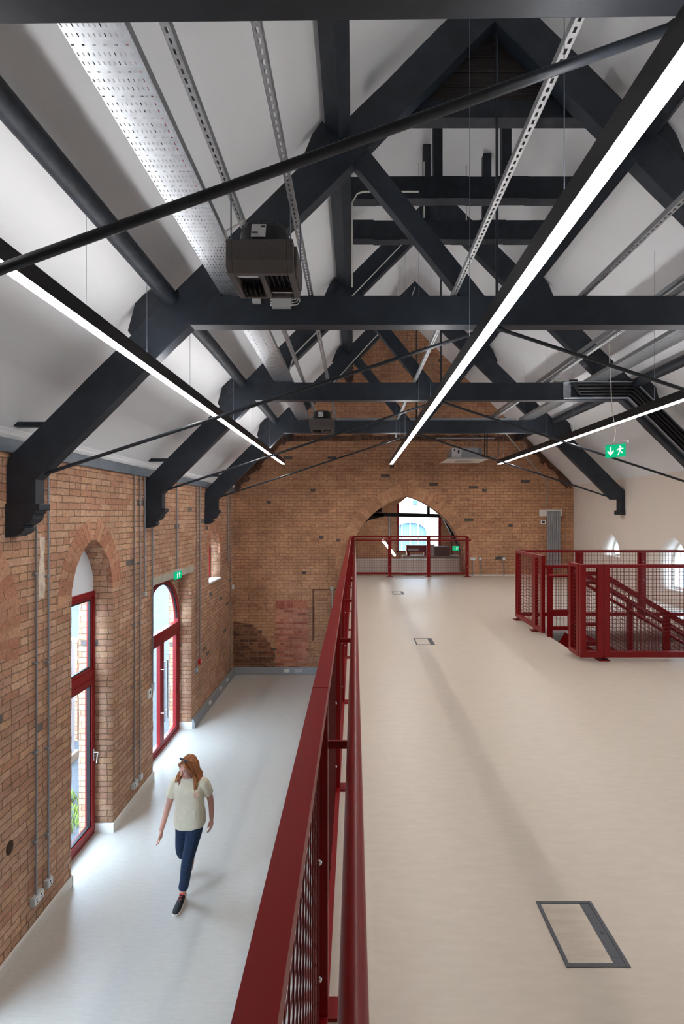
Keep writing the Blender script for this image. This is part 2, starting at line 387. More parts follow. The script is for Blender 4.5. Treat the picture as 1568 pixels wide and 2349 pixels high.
# ---- ceiling slopes, eaves cove and steel band
def slope(name, s):
    q = [(XL-.1, EAVE-.1), (XC, RIDGE), (XC, RIDGE+.25), (XL-.35, EAVE-.1)]
    if s: q = [(2*XC-u, v) for u, v in q]
    struct(MB().prism(q, YB-.4, YF+.4).build(name, white))
slope('ceiling', 0); slope('ceiling_right', 1)
q = [(XL-.02, 5.07), (XL+.05, 5.07), (XL+.07, 5.10), (XL+.07, 5.13), (XL+.035, 5.155), (XL+.035, 5.18), (XL-.02, 5.2)]
struct(MB().prism(q, YB, YF).build('trim_13', white), 'white plaster moulding under the left eaves')
struct(MB().box((XL-.01, YB, 4.94), (XL+.045, YF, 5.07)).build('trim_14', steel_plate, bevel=.003), 'grey steel band along the top of the left wall')

# ------------------------------------------------------------------ windows and doors
FX = -3.60                       # inner face of the left frames is FX+.05
def frame_rect(mb, y0, y1, z0, z1, w, x0, x1):
    mb.box((x0, y0, z0), (x1, y0+w, z1)); mb.box((x0, y1-w, z0), (x1, y1, z1)); mb.box((x0, y0+w, z0), (x1, y1-w, z0+w)); mb.box((x0, y0+w, z1-w), (x1, y1-w, z1))
def tall_door(n, c, hw, label):
    t = thing('door_%d' % n, (FX, c, 0), label, 'door', kind='structure')
    mb = MB(); frame_rect(mb, c-hw, c+hw, 0, 3.31, .07, FX-.04, FX+.05); mb.box((FX-.04, c-hw+.07, 2.13), (FX+.05, c+hw-.07, 2.24))
    mb.build('frame', red_win, t, bevel=.004)
    mb = MB(); frame_rect(mb, c-hw+.07, c+hw-.07, .07, 2.13, .075, FX-.03, FX+.065); l = mb.build('door_leaf', red_win, t, bevel=.005)
    mb = MB(); frame_rect(mb, c-hw+.07, c+hw-.07, 2.24, 3.24, .04, FX-.03, FX+.035); mb.build('transom_sash', red_win, t, bevel=.004)
    mb = MB(); frame_rect(mb, c-hw+.145, c+hw-.145, .145, 2.055, .018, FX+.0, FX+.045); frame_rect(mb, c-hw+.11, c+hw-.11, 2.28, 3.20, .018, FX, FX+.03); mb.build('gasket', cable_k, t)
    MB().box((FX, c-hw+.14, .14), (FX+.012, c+hw-.14, 2.06)).build('pane', glass, t)
    MB().box((FX, c-hw+.1, 2.27), (FX+.012, c+hw-.1, 3.21)).build('pane', glass, t)
    mb = MB().box((FX+.065, c+hw-.125, 1.02), (FX+.078, c+hw-.095, 1.18)); mb.tube([(FX+.07, c+hw-.11, 1.13), (FX+.13, c+hw-.11, 1.13), (FX+.135, c+hw-.13, 1.12), (FX+.135, c+hw-.16, 1.01)], .011, 8)
    mb.build('door_handle', chrome, l, smooth=True)
    return t
tall_door(1, 6.25, .53, 'tall single glazed door with red frame under a pointed arch')
ap1 = [(6.25-.56, 3.30), (6.25+.56, 3.30), (6.25+.56, 3.5)]+list(reversed(arch_pts(6.25, .56, 3.5, .75)))
struct(plate('trim_15', ap1, [], .05, FX+.03, 'X', white), 'white infill panel above the tall red door frame')
t = thing('door_3', (FX, 3.45, 0), 'wide red framed glazed door beyond the left edge', 'door', kind='structure')
mb = MB(); frame_rect(mb, 2.82, 4.08, 0, 4.2, .07, FX-.04, FX+.05); mb.box((FX-.04, 2.88, 2.2), (FX+.05, 4.02, 2.3)); mb.build('frame', red_win, t)
MB().box((FX, 2.88, .07), (FX+.012, 4.02, 4.15)).build('pane', glass, t)
# double doors with round headed fanlight
t = thing('door_2', (FX, 9.15, 0), 'arched red framed double glazed entrance doors', 'door', kind='structure')
yc, hw, sp = 9.12, .88, 2.26
def halfring(r0, r1, x0, x1, n=22):
    mb = MB()
    for i in range(n):
        a, b = PI*i/n, PI*(i+1)/n
        q = [(yc+r0*math.cos(a), sp+r0*math.sin(a)), (yc+r1*math.cos(a), sp+r1*math.sin(a)), (yc+r1*math.cos(b), sp+r1*math.sin(b)), (yc+r0*math.cos(b), sp+r0*math.sin(b))]
        mb.prismx(q, x0, x1)
    return mb
mb = halfring(hw-.08, hw, FX-.04, FX+.05)
mb.box((FX-.04, yc-hw, 0), (FX+.05, yc-hw+.075, sp)).box((FX-.04, yc+hw-.075, 0), (FX+.05, yc+hw, sp)).box((FX-.04, yc-hw+.07, 2.04), (FX+.055, yc+hw-.07, 2.20)).box((FX-.04, yc-hw+.07, 0), (FX+.055, yc+hw-.07, .05))
mb.build('frame', red_win, t)
halfring(hw-.1, hw-.08, FX, FX+.03).build('gasket', cable_k, t)
q = [(yc+(hw-.07)*math.cos(PI*i/24), sp+(hw-.07)*math.sin(PI*i/24)) for i in range(25)]+[(yc-hw+.07, 2.15), (yc+hw-.07, 2.15)]
MB().prismx(q, FX, FX+.012).build('fanlight_pane', glass, t)
for s in (-1, 1):
    mb = MB(); a, b = (yc-hw+.08, yc-.005) if s < 0 else (yc+.005, yc+hw-.08)
    frame_rect(mb, a, b, .05, 2.04, .085, FX-.03, FX+.04); lf = mb.build('door_leaf', red_win, t, bevel=.004)
    MB().box((FX, a+.08, .13), (FX+.012, b-.08, 1.96)).build('pane', glass, lf)
    yh = yc+s*.07; mb = MB().tube([(FX+.11, yh, .55), (FX+.11, yh, 1.65)], .014, 10)
    for z in (.7, 1.5): mb.tube([(FX+.03, yh, z), (FX+.11, yh, z)], .008, 8)
    mb.build('pull_handle', chrome, lf, smooth=True)
hl = [(yc+(hw-.01)*math.cos(PI*i/24), max(sp+(hw-.01)*math.sin(PI*i/24), 0)) for i in range(25)]+[(yc-hw+.01, .0), (yc+hw-.01, .0)]
struct(plate('trim_16', [(7.95, -.05), (10.15, -.05), (10.15, 3.25), (7.95, 3.25)], [hl], .05, FX+.03, 'X', brick), 'brickwork around the arched double door frame')
# small pointed window
def small_window(n, x, c, hw, base, spring, rise, label, m, sgn=1):
    t = thing('window_%d' % n, (x, c, base), label, 'window', kind='structure')
    o1 = opening(c, hw+.03, base-.02, spring, rise+.03); i1 = opening(c, hw-.035, base+.05, spring, rise-.05)
    plate('frame', o1, [i1], .07, x+.035, 'X', m, t)
    plate('pane', opening(c, hw-.02, base+.03, spring, rise-.03), [], .01, x, 'X', glass, t)
    return t
small_window(1, FX+.02, 11.66, .47, 2.80, 3.40, .58, 'small pointed window with red frame high near the far corner', red_win)
struct(MB().box((XL-.30, 11.19, 2.77), (XL+.03, 12.14, 2.805)).build('trim_17', whitep, bevel=.003), 'white sill of the small pointed window')
for i, c in enumerate((11.5, 9.25, 6.2, 3.1, 0.)):
    if i == 0: small_window(2, XR+.30, c, .40, 3.36, 3.40, .50, 'far pointed white window low in the right wall', whitep)
    else: small_window(2+i, XR+.30, c, .43, 2.9, 3.35, .58, 'pointed white window in the right wall, number %s from the far end' % ('two', 'three', 'four', 'five')[i-1], whitep)
# ------------------------------------------------------------------ skirtings and trunking
def skirt(name, y0, y1): return MB().box((XL, y0, 0), (XL+.02, y1, .115)).box((XL, y0, .115), (XL+.014, y1, .13))
o = skirt('', 4.06, 5.76); o.box((XL-.25, 5.745, 0), (XL+.02, 5.765, .13)); struct(o.build('baseboard_left', skirt_m), 'white skirting left of the tall door')
o = skirt('', 6.74, 8.09); o.box((XL-.25, 6.725, 0), (XL+.02, 6.745, .13)).box((XL-.22, 8.08, 0), (XL+.02, 8.1, .13)); struct(o.build('baseboard_left.001', skirt_m), 'white skirting between the tall door and the double doors')
o = MB().box((XL-.24, 9.985, 0), (XL+.02, 10.005, .14)); struct(o.build('baseboard_left.002', skirt_m), 'short white skirting in the double door reveal')
prof = [(0, 0), (.075, 0), (.075, .04), (.045, .175), (.03, .185), (0, .185)]
t = thing('dado_trunking', (XL, 11.7, 0), 'grey floor-level trunking along the left wall in the far corner', 'trunking')
o = MB().prism([(XL+u, v) for u, v in prof], 10.0, YF-.076); o.build('trunking_body', trunk_m, t)
for y in (11.0, 11.9, 12.5): MB().box((XL+.05, y, .08), (XL+.072, y+.14, .15)).build('socket_plate', whitep, t)
t = thing('dado_trunking', (-1.7, YF, 0), 'grey floor-level trunking along the foot of the far wall', 'trunking')
o = MB().prismx([(YF-u, v) for u, v in prof], XL, -.12); o.build('trunking_body', trunk_m, t)
MB().box((-1.91, YF-.078, .06), (-1.77, YF-.055, .15)).build('socket_plate', whitep, t); MB().box((-1.62, YF-.078, .06), (-1.42, YF-.055, .15)).build('socket_plate', greyp, t)

# ------------------------------------------------------------------ roof trusses
def mir(q): return [(2*XC-u, v) for u, v in q]
TH = .14
ctag = ['whose collar crosses the top edge of the photo', 'whose collar carries the big fan unit and spans mid-picture', 'third from the viewer with black pipes over its collar', 'farthest from the viewer close to the brick gable']
def truss(i, y0):
    t = thing('roof_truss', (XC, y0, 6.15), 'dark painted timber roof truss '+ctag[i], 'roof truss', 'dark timber roof trusses')
    y1 = y0+TH
    col = [(-1.62, 6.15), (2*XC+1.62, 6.15), (2*XC+1.34, 6.43), (-1.34, 6.43)]
    if i == 0:
        mb = MB(); n = len(col); sk = .022
        mb.prism([(-1.62, 6.12), (4.28, 6.185), (4.0, 6.43), (-1.34, 6.43)], y0, y1)
        mb.build('collar_beam', timber, t, bevel=.006)
    else: MB().prism(col, y0, y1).build('collar_beam', timber, t, bevel=.006)
    raft = [(-3.03, 4.68), (XC, 9.04), (XC, 9.51), (-3.29, 4.89), (-3.31, 4.80), (-3.31, 4.66)]
    for s in (0, 1):
        q = raft if not s else mir([(-3.03, 4.68), (XC, 9.04), (XC, 9.51), (-3.31, 4.87), (-3.31, 4.68)])
        # slightly wavy hewn edges
        def wavy(q):
            out = []
            for k in range(len(q)):
                a = Vector(q[k]); b = Vector(q[(k+1) % len(q)]); m = max(1, int((b-a).length/.35))
                for j in range(m):
                    p = a.lerp(b, j/m)
                    if j: p += Vector((random.uniform(-.006, .006), random.uniform(-.006, .006)))
                    out.append((p.x, p.y))
            return out
        MB().prism(wavy(q), y0+.002, y1-.002).build('principal_rafter', timber, t, bevel=.006)
        # raking strut
        a = Vector((1.13, y0+TH/2, 6.43)); b = Vector((.02, y0+TH/2, 7.80))
        a.z = 6.42
        q = [(1.13, 6.40), (1.37 if 0 else 1.33, 6.43), (.13, 7.96), (.01, 7.75), (-.02, 7.72)]
        q = [(1.02, 6.42), (1.25, 6.42), (.10, 7.86), (-.03, 7.72)]
        MB().prism(q if not s else mir(q), y0+.01, y1-.01).build('raking_strut', timber, t, bevel=.005)
        # wall post and corbel
        if not s:
            MB().box((XL, y0, 4.44), (-3.03, y1, 4.72)).build('wall_post', timber, t, bevel=.006)
            cp = [(XL, 4.13), (-3.22, 4.14), (-3.16, 4.17), (-3.12, 4.21), (-3.15, 4.235), (-3.13, 4.25), (-3.08, 4.27), (-3.05, 4.31), (-3.045, 4.35), (-3.02, 4.36), (-3.02, 4.385), (-2.985, 4.39), (-2.985, 4.45), (XL, 4.45)]
            MB().prism(cp, y0-.015, y1+.015).build('corbel', timber, t, bevel=.004)
        else:
            MB().box((XR-.12, y0, 4.42), (XR-.003, y1, 4.84)).build('wall_post', timber, t, bevel=.005)
            MB().box((XR-.16, y0-.02, 4.34), (XR-.003, y1+.02, 4.44)).build('corbel', timber, t, bevel=.006)
        # tie rod from rafter foot up to the collar middle
        if i == 0: a, b = Vector((-2.95, y0+.07, 4.585)), Vector((1.12, y0+.07, 6.05))
        else: a, b = Vector((-2.98, y0+.06, 4.74)), Vector((1.26, y0+.06, 6.13))
        if s: a.x = 2*XC-a.x; b.x = 2*XC-b.x
        mb = MB().tube([a, b], .0175 if i else .018, 12); mb.tube([b-(b-a).normalized()*.02, b+(b-a).normalized()*.03], .024, 8)
        mb.build('tie_rod', rod_m, t, smooth=True)
        # purlin cleat block on top of the rafter
        q = [(-2.03, 6.15), (-1.80, 6.38), (-1.92, 6.50), (-2.08, 6.40), (-2.16, 6.1), (-2.12, 6.04)]
        MB().prism(q if not s else mir(q), y0+.01, y1-.01).build('purlin_cleat', timber_old, t, bevel=.004)
        q = [(-.42, 7.76), (-.20, 7.98), (-.31, 8.10), (-.40, 7.98), (-.50, 7.74)]
        MB().prism(q if not s else mir(q), y0+.01, y1-.01).build('purlin_cleat', timber_old, t, bevel=.004)
    MB().tube([(1.37, y0+.07, 6.16), (1.37, y0+.07, 9.2)], .013, 10).build('king_rod', rod_m, t, smooth=True)
    if i: # short stub of timber at the back of the left rafter
        MB().box((-3.28, y0+.02, 5.19), (-2.93, y0+.10, 5.235)).build('wall_stub', timber_old, t, bevel=.004)
TY = [1.645, 4.68, 7.76, 10.88]
for i, y in enumerate(TY): truss(i, y)
# purlins
def purlin(x, z, rnd, s, label):
    X = 2*XC-x if s else x; mb = MB(); ys = [YB, -2, 0, 1.7, 3, 4.75, 6.2, 7.83, 9.4, 10.95, 12.2, YF-.002]
    if rnd: mb.tube([(X+random.uniform(-.008, .008), y, z+random.uniform(-.008, .008)) for y in ys], [.078+random.uniform(-.006, .006) for _ in ys], 14)
    else:
        for a, b in zip(ys, ys[1:]): mb.bar((X, a, z), (X, b, z), .15, .19, (1 if s else -1, 0, 1))
    o = mb.build('purlin', timber_old, smooth=rnd); tag(o, label, 'purlin', 'purlins under the white roof slopes')
purlin(-1.76, 6.42, True, 0, 'lower round dark purlin along the left roof slope')
purlin(-1.76, 6.42, True, 1, 'lower round dark purlin along the right roof slope')
purlin(-.16, 8.03, False, 0, 'upper square dark purlin along the left roof slope')
purlin(-.16, 8.03, False, 1, 'upper square dark purlin along the right roof slope')
# old bell frame timbers between the second and third truss
def tbeam(name, a, b, label, cat='beam', m=timber_old):
    mb = MB(); x0, y0, z0 = a; x1, y1, z1 = b; n = 8
    for k in range(n):
        u, v = x0+(x1-x0)*k/n, x0+(x1-x0)*(k+1)/n; d = random.uniform(-.006, .006)
        mb.box((u, y0, z0+d), (v, y1, z1+d))
    o = mb.build(name, m); tag(o, label, cat, 'old timbers of the bell frame')
tbeam('trimmer_beam', (-.10, 5.80, 8.07), (2.76, 5.94, 8.33), 'nearer dark cross beam between the upper purlins')
tbeam('trimmer_beam', (-.10, 6.66, 8.07), (2.76, 6.80, 8.33), 'farther dark cross beam between the upper purlins')
for (x, y, l) in ((.985, 5.82, 'near left'), (1.80, 5.82, 'near right'), (.985, 6.68, 'far left'), (1.80, 6.68, 'far right')):
    o = MB().box((x-.055, y, 8.32), (x+.055, y+.10, ROOF+min(x, 2*XC-x)-.06)).build('bell_frame_post', timber_old, bevel=.005)
    tag(o, l+' dark upright post standing on a roof cross beam', 'post', 'old timbers of the bell frame')
t = thing('boarded_panel', (XC, 4.86, 8.3), 'dark weathered board panel high behind the second truss', 'timber panel')
MB().box((.17, 4.84, 8.25), (2.50, 4.98, 8.43)).build('bottom_rail', timber_old, t, bevel=.006)
def hw_at(z): return min(1.16, max(.02, (9.35-z)*.98))
zz = 8.43
while zz < 9.0:
    z2 = min(zz+.145, 9.17); xl0, xl1 = XC-hw_at(zz), XC-hw_at(z2); xr0 = XC+hw_at(zz)
    xr1 = XC+hw_at(z2)
    if z2 > 8.95: xr1 = XC+.30; xl1 = XC-.2; xr0 = XC+.50
    MB().prism([(xl0, zz+.004), (xr0, zz+.004), (xr1, z2-.004), (xl1, z2-.004)], 4.87+random.uniform(-.004, .004), 4.895).build('board', boards_m, t, bevel=.003); zz = z2
MB().prism([(XC-.30, 9.02), (XC+.36, 9.02), (XC+.02, 9.2), (XC-.06, 9.2)], 4.87, 4.895).build('board', boards_m, t, bevel=.003)

# ------------------------------------------------------------------ linear lamps
def linear(x, label, wires):
    y0, y1, z0 = 1.0, 12.28, 5.60
    t = thing('linear_lamp', (x, y1, z0), label, 'lamp', 'long suspended linear lamps')
    MB().box((x-.037, y0, z0+.002), (x+.037, y1, z0+.09)).box((x-.037, y0, z0+.088), (x-.033, y1, z0+.105)).box((x+.033, y0, z0+.088), (x+.037, y1, z0+.105)).box((x-.037, y1-.004, z0+.088), (x+.037, y1, z0+.105)).build('lamp_body', blackgloss, t)
    MB().box((x-.033, y0, z0-.004), (x+.033, y1-.003, z0+.003)).build('light_diffuser', led_m, t)
    MB().box((x-.03, y0, z0+.0905), (x+.03, y1-.006, z0+.092)).build('uplight_diffuser', led_up, t)
    for y in wires:
        s = x if x < XC else 2*XC-x
        top = 6.33 if x < 0 else (6.16 if any(a < y < a+TH for a in TY) else s+ROOF-.02)
        MB().tube([(x, y, z0+.10), (x, y, top)], .0022, 5).build('suspension_wire', steel_plate, t)
linear(-1.77, 'left linear lamp hung over the lower floor beside the brick wall', (3.25, 4.2, 5.3, 7.2, 8.5, 10.2, 12.1))
linear(.91, 'middle linear lamp running overhead through the trusses', (2.14, 3.9, 5.9, 7.0, 8.9, 9.9, 10.8, 12.1))
linear(3.59, 'right linear lamp above the stair well', (5.9, 8.1, 9.2, 10.4, 11.9))

# ------------------------------------------------------------------ perforated trays and strut channels
def sheet(mb, x0, x1, y0, y1, z, cx, cy, sx, sy, skip=None):
    """horizontal sheet with real slots"""
    nx = max(1, round((x1-x0)/cx)); ny = max(1, round((y1-y0)/cy)); dx = (x1-x0)/nx; dy = (y1-y0)/ny
    for j in range(ny):
        for i in range(nx):
            a, b = x0+i*dx, y0+j*dy
            w, h = (sx, sy)
            if skip: w, h = skip(i, j, nx)
            if w == 0: mb.add([(a, b, z), (a+dx, b, z), (a+dx, b+dy, z), (a, b+dy, z)], [(0, 1, 2, 3)]); continue
            c, d = a+dx/2, b+dy/2
            vs = [(a, b, z), (a+dx, b, z), (a+dx, b+dy, z), (a, b+dy, z), (c-w/2, d-h/2, z), (c+w/2, d-h/2, z), (c+w/2, d+h/2, z), (c-w/2, d+h/2, z)]
            mb.add(vs, [(0, 1, 5, 4), (1, 2, 6, 5), (2, 3, 7, 6), (3, 0, 4, 7)])
def tray(x0, x1, label):
    t = thing('cable_tray', ((x0+x1)/2, 6, 6.45), label, 'cable tray', 'galvanised perforated cable trays')
    mb = MB()
    def pat(i, j, nx):
        r = j % 3
        if r == 2: return (.014, .007) if i % 2 == 0 or i > nx-4 else (0, 0)
        return (.006, .018)
    sheet(mb, x0, x1, .6, 11.0, 6.445, .025, .045, .007, .02, pat)
    mb.build('tray_base', galv, t)
    mb = MB()
    for x in (x0, x1): mb.box((x-.0012, .6, 6.445), (x+.0012, 11.0, 6.495))
    mb.build('tray_side', galv_d, t)
    return t
tray(-1.27, -.98, 'wide perforated galvanised cable tray along the left roof slope')
tray(3.66, 3.95, 'perforated galvanised cable tray along the right roof slope')
for (x, m, l) in ((-1.22, cable_k, 'black cable lying at the left side of the left tray'), (-1.10, cable_k, 'black cable lying in the middle of the left tray'), (-1.015, cable_r, 'red cable lying along the right side of the left tray'),
               (-1.06, cable_k, 'black cable beside the red cable in the left tray')):
    y = .62; pts = []
    while y < 10.9: pts.append((x+random.uniform(-.006, .006), y, 6.456)); y += .35
    o = MB().tube(pts, .006, 6).build('cable', m, smooth=True); tag(o, l, 'cable', 'cables in the left tray')
def channel(x, label, y1=11.0, y0=.6, z=6.44, group='slotted strut channels along the roof'):
    t = MB(); w = .0205
    sheet(t, x-w, x+w, y0, y1, z, .041, .05, .014, .028)
    t.box((x-w-.001, y0, z), (x-w+.0015, y1, z+.041)).box((x+w-.0015, y0, z), (x+w+.001, y1, z+.041))
    t.box((x-w, y0, z+.0395), (x-w+.009, y1, z+.041)).box((x+w-.009, y0, z+.0395), (x+w, y1, z+.041))
    o = t.build('strut_channel', galv_d); tag(o, label, 'channel', group)
channel(-.81, 'slotted steel channel nearest the left cable tray')
channel(-.42, 'slotted steel channel just right of the large fan unit')
channel(.95, 'pale slotted steel channel running beside the middle lamp')
channel(2.19, 'dark slotted steel channel right of the middle lamp', 4.9)
channel(3.05, 'double slotted steel channel left of the right cable tray', 10.95)
o = MB().box((2.99, 4.0, 6.50), (3.03, 11.0, 6.54)).tube([(3.1, 4.0, 6.51), (3.1, 10.9, 6.51)], .014, 8).build('conduit_run', galv, bevel=.002); tag(o, 'steel conduit run on top of the right strut channel', 'conduit')
# bent end piece of the middle channel
o = MB().bar((.95, 11.0, 6.455), (.95, 11.25, 6.30), .04, .03).bar((.95, 11.26, 6.31), (.95, 11.27, 6.12), .04, .03, (0, 1, 0)).build('channel_bracket', galv, bevel=.002); tag(o, 'bent steel bracket at the far end of the middle channel', 'bracket')
# transverse tray behind the farthest truss
t = thing('cable_tray', (1.2, 11.1, 6.46), 'galvanised tray crossing along the top of the farthest truss', 'cable tray')
mb = MB(); sheet(mb, -.40, 3.62, 11.04, 11.16, 6.455, .05, .03, .03, .01); mb.build('tray_base', galv, t)
MB().box((-.40, 11.035, 6.455), (3.62, 11.039, 6.51)).build('tray_side', galv, t)
# tray with black pipes fixed to the third collar, turning down the right rafter
y = TY[2]-.03
t = thing('pipe_tray', (4.2, y, 6.35), 'galvanised tray of black insulated pipes over the third collar and down the right rafter', 'pipe run')
x0, x1 = 3.28, 4.28; e = (5.62, 4.90)
mb = MB()
for (za, off) in ((6.43, 0), (6.18, 0)):
    xa = x1+(.10 if za > 6.3 else 0)
    mb.box((x0, y-.04, za-.012), (xa, y+.028, za+.003)); q = (xa+1.22, za-1.22)
    mb.bar((xa, y-.005, za-.005), (q[0], y-.005, q[1]), .065, .014, (0, 0, 1))
mb.box((x0, y+.022, 6.18), (x0+.12, y+.028, 6.43)); mb.box((x0, y+.024, 6.37), (x1+.05, y+.028, 6.43))
mb.build('tray_rails', galv, t, bevel=.001)
for k, zz in enumerate((6.385, 6.335, 6.285, 6.235)):
    xa = x1+.02+.03*(3-k)
    pts = [(x0+.10+.03*k, y-.01, 6.46), (x0+.10+.03*k, y-.01, zz+.06), (x0+.16+.03*k, y-.01, zz), (xa, y-.01, zz), (xa+.05, y-.01, zz-.03), (xa+1.25, y-.01, zz-1.23)]
    MB().tube(pts, .021, 10).build('insulated_pipe', black, t, smooth=True)
o = MB().ell((3.26, 7.86, 6.475), (.10, .06, .045)).build('rope_coil', cable_w, smooth=True); tag(o, 'cream coiled offcut lying where the channel meets the third collar', 'coil')
# white conduits on the timbers
def conduit(pts, label, r=.009, m=cable_w, name='conduit', clips=()):
    mb = MB().tube(pts, r, 8); o = mb.build(name, m, smooth=True); tag(o, label, 'conduit')
conduit([(-.03, 5.74, 7.0), (-.03, 5.74, 7.98), (.03, 5.76, 8.10), (.10, 5.77, 8.13), (.75, 5.77, 8.13)], 'white conduit bending off the upper left purlin onto the nearer cross beam')
conduit([(.935, 6.64, 8.35), (.935, 6.64, 9.1)], 'pale conduit up the left bell frame post')
conduit([(1.52, 6.7, 8.35), (1.52, 6.7, 9.1)], 'pale conduit standing between the bell frame posts')
conduit([(1.33, 10.82, 9.35), (1.20, 10.82, 9.0), (.4, 10.85, 8.2), (-.6, 10.85, 7.1)], 'pale conduit down the left rafter of the farthest truss')
conduit([(.9, 7.72, 8.75), (-.3, 7.72, 7.5), (-.95, 7.72, 6.85), (-1.02, 7.72, 6.6), (-1.02, 7.72, 6.46)], 'pale conduit down the left rafter of the third truss')

# ------------------------------------------------------------------ fan units
def fan_unit(y, label):
    x0, x1 = -.835, -.40; zb, zt = 5.93, 6.135; d = .47
    t = thing('fan_unit', ((x0+x1)/2, y+d/2, zb), label, 'fan unit', 'grey suspended fan units')
    c = .05
    mb = MB()
    # casing: chamfered front/back lower edges, bulging sides
    P = lambda sx, zz, yy: None
    pr = [(y, zt), (y, zb+.07), (y+.04, zb), (y+d-.05, zb), (y+d, zb+.06), (y+d, zt)]
    bot = (x0+.045, y+.05, x1-.045, y+d-.06)
    # side walls as prisms, front and back, and the bottom ring around two louvre openings
    for (xa, xb, sx) in ((x0, x0+.04, -1), (x1-.04, x1, 1)):
        mb.prismx(pr, xa, xb)
    mb.prismx([(y, zt), (y, zb+.07), (y+.04, zb), (y+.075, zb), (y+.075, zt)], x0+.04, x1-.04)
    mb.prismx([(y+d, zt), (y+d, zb+.06), (y+d-.05, zb), (y+d-.07, zb), (y+d-.07, zt)], x0+.04, x1-.04)
    xm = (x0+x1)/2
    mb.box((xm-.018, y+.07, zb), (xm+.018, y+d-.06, zb+.03)); mb.box((x0+.03, y+.05, zt-.01), (x1-.03, y+d-.05, zt))
    for s, xx in ((-1, x0), (1, x1)):
        mb.prismx([(y+.07, zt-.01), (y+.07, zb+.06), (y+.12, zb+.03), (y+d-.1, zb+.03), (y+d-.05, zb+.1), (y+d-.05, zt-.01)], min(xx, xx+s*.018), max(xx, xx+s*.018))
    mb.build('casing', greyfoam, t, bevel=.012)
    MB().box((x0+.04, y+.07, zb+.075), (x1-.04, y+d-.07, zb+.08)).build('coil_baffle', unitgrey_d, t)
    for k in range(5):
        xx = xm+.03+k*.034
        MB().box((xx, y+.08, zb+.004), (xx+.004, y+.24, zb+.07)).build('louvre_blade', unitgrey_d, t)
        xx = x0+.06+k*.034; MB().box((xx, y+.28, zb+.004), (xx+.004, y+d-.07, zb+.07)).build('louvre_blade', unitgrey_d, t)
    MB().bar((x0+.05, y+.13, zb+.022), (xm-.03, y+.13, zb+.022), .075, .004, (0, -.35, .94)).build('air_flap', label_m, t)
    MB().bar((xm+.03, y+d-.115, zb+.016), (x1-.05, y+d-.115, zb+.016), .07, .004, (0, -.35, .94)).build('air_flap', label_m, t)
    # black fan cowl on top
    cx, cy = xm, y+d*.52
    mb = MB(); n = 28
    q = [(.205, zt), (.19, zt+.05), (.175, zt+.13), (.16, zt+.155)]
    vs = []; fs = []
    for r, z in q:
        for j in range(n):
            a = 2*PI*j/n; f = 1/max(abs(math.cos(a)), abs(math.sin(a)))**.45
            vs.append((cx+r*math.cos(a)*f*.95, cy+r*math.sin(a)*f*.95, z))
    for i in range(len(q)-1):
        for j in range(n): fs.append((i*n+j, i*n+(j+1)%n, (i+1)*n+(j+1)%n, (i+1)*n+j))
    fs.append(tuple((len(q)-1)*n+j for j in range(n)))
    mb.add(vs, fs); cw = mb.build('fan_cowl', black, t, smooth=True)
    mb = MB()
    for r in (.06, .10, .14, .17): mb.tube([(cx+r*math.cos(2*PI*j/24), cy+r*math.sin(2*PI*j/24), zt+.165) for j in range(25)], .003, 5, False)
    for j in range(12): a = 2*PI*j/12; mb.bar((cx, cy, zt+.168), (cx+.175*math.cos(a), cy+.175*math.sin(a), zt+.158), .004, .004)
    mb.build('fan_guard', black, t)
    lb = MB().bar((cx-.015, cy-.2055, zt+.035), (cx-.015, cy-.174, zt+.135), .095, .003, (0, -1, .3)).build('rating_label', label_m, t)
    MB().bar((cx-.04, cy-.203, zt+.062), (cx-.04, cy-.200, zt+.072), .04, .003, (0, -1, .3)).build('label_print', ink, lb); MB().bar((cx+.015, cy-.187, zt+.11), (cx+.015, cy-.184, zt+.12), .025, .003, (0, -1, .3)).build('label_print', ink, lb)
    # hanger rods up to the strut channels
    for (xx, yy) in ((-.81, y+.04), (-.42, y+.04), (-.81, y+d-.08), (-.395, y+d-.08)):
        MB().tube([(xx, yy, zt-.02), (xx, yy, 6.50)], .005, 6).tube([(xx, yy, zt-.02), (xx, yy, zt+.02)], .010, 8).build('hanger_rod', steel_plate, t, smooth=True)
    return t
fan_unit(3.19, 'large grey suspended fan unit hanging before the second collar')
fan_unit(9.15, 'small looking far grey fan unit hanging beyond the third truss')
conduit([(-.78, 3.5, 6.44), (-.92, 3.5, 6.36), (-.88, 3.5, 6.22), (-.80, 3.5, 6.14)], 'white flexible cable looping from the channel to the large fan unit', .006)
y = TY[1]
o = MB().box((-.965, y-.05, 6.345), (-.885, y-.001, 6.42)).box((-.945, y-.054, 6.39), (-.91, y-.05, 6.40)).build('junction_box', greyp, bevel=.004); tag(o, 'small square grey box on the second collar under the fan unit', 'junction box')
t = thing('junction_box', (-.69, y-.03, 6.35), 'larger pale junction box with three looping cables on the second collar', 'junction box')
MB().box((-.78, y-.06, 6.30), (-.60, y-.001, 6.395)).build('box_body', greyp, t, bevel=.004)
mb = MB()
for k, z in enumerate((6.375, 6.35, 6.325)):
    MB().tube([(-.60, y-.03, z), (-.585, y-.03, z)], .008, 8).build('cable_gland', whitep, t); MB().tube([(-.795, y-.03, z), (-.78, y-.03, z)], .008, 8).build('cable_gland', whitep, t)
for k, z in enumerate((6.375, 6.35, 6.325)):
    d = .05+.012*k
    MB().tube([(-.59, y-.03, z), (-.59+d*.7, y-.035, z+.004), (-.59+d, y-.04, z+.035), (-.59+d*.9, y-.03, 6.41), (-.56, y+.02, 6.44)], .0045, 6).build('flex_cable', cable_w, t, smooth=True)

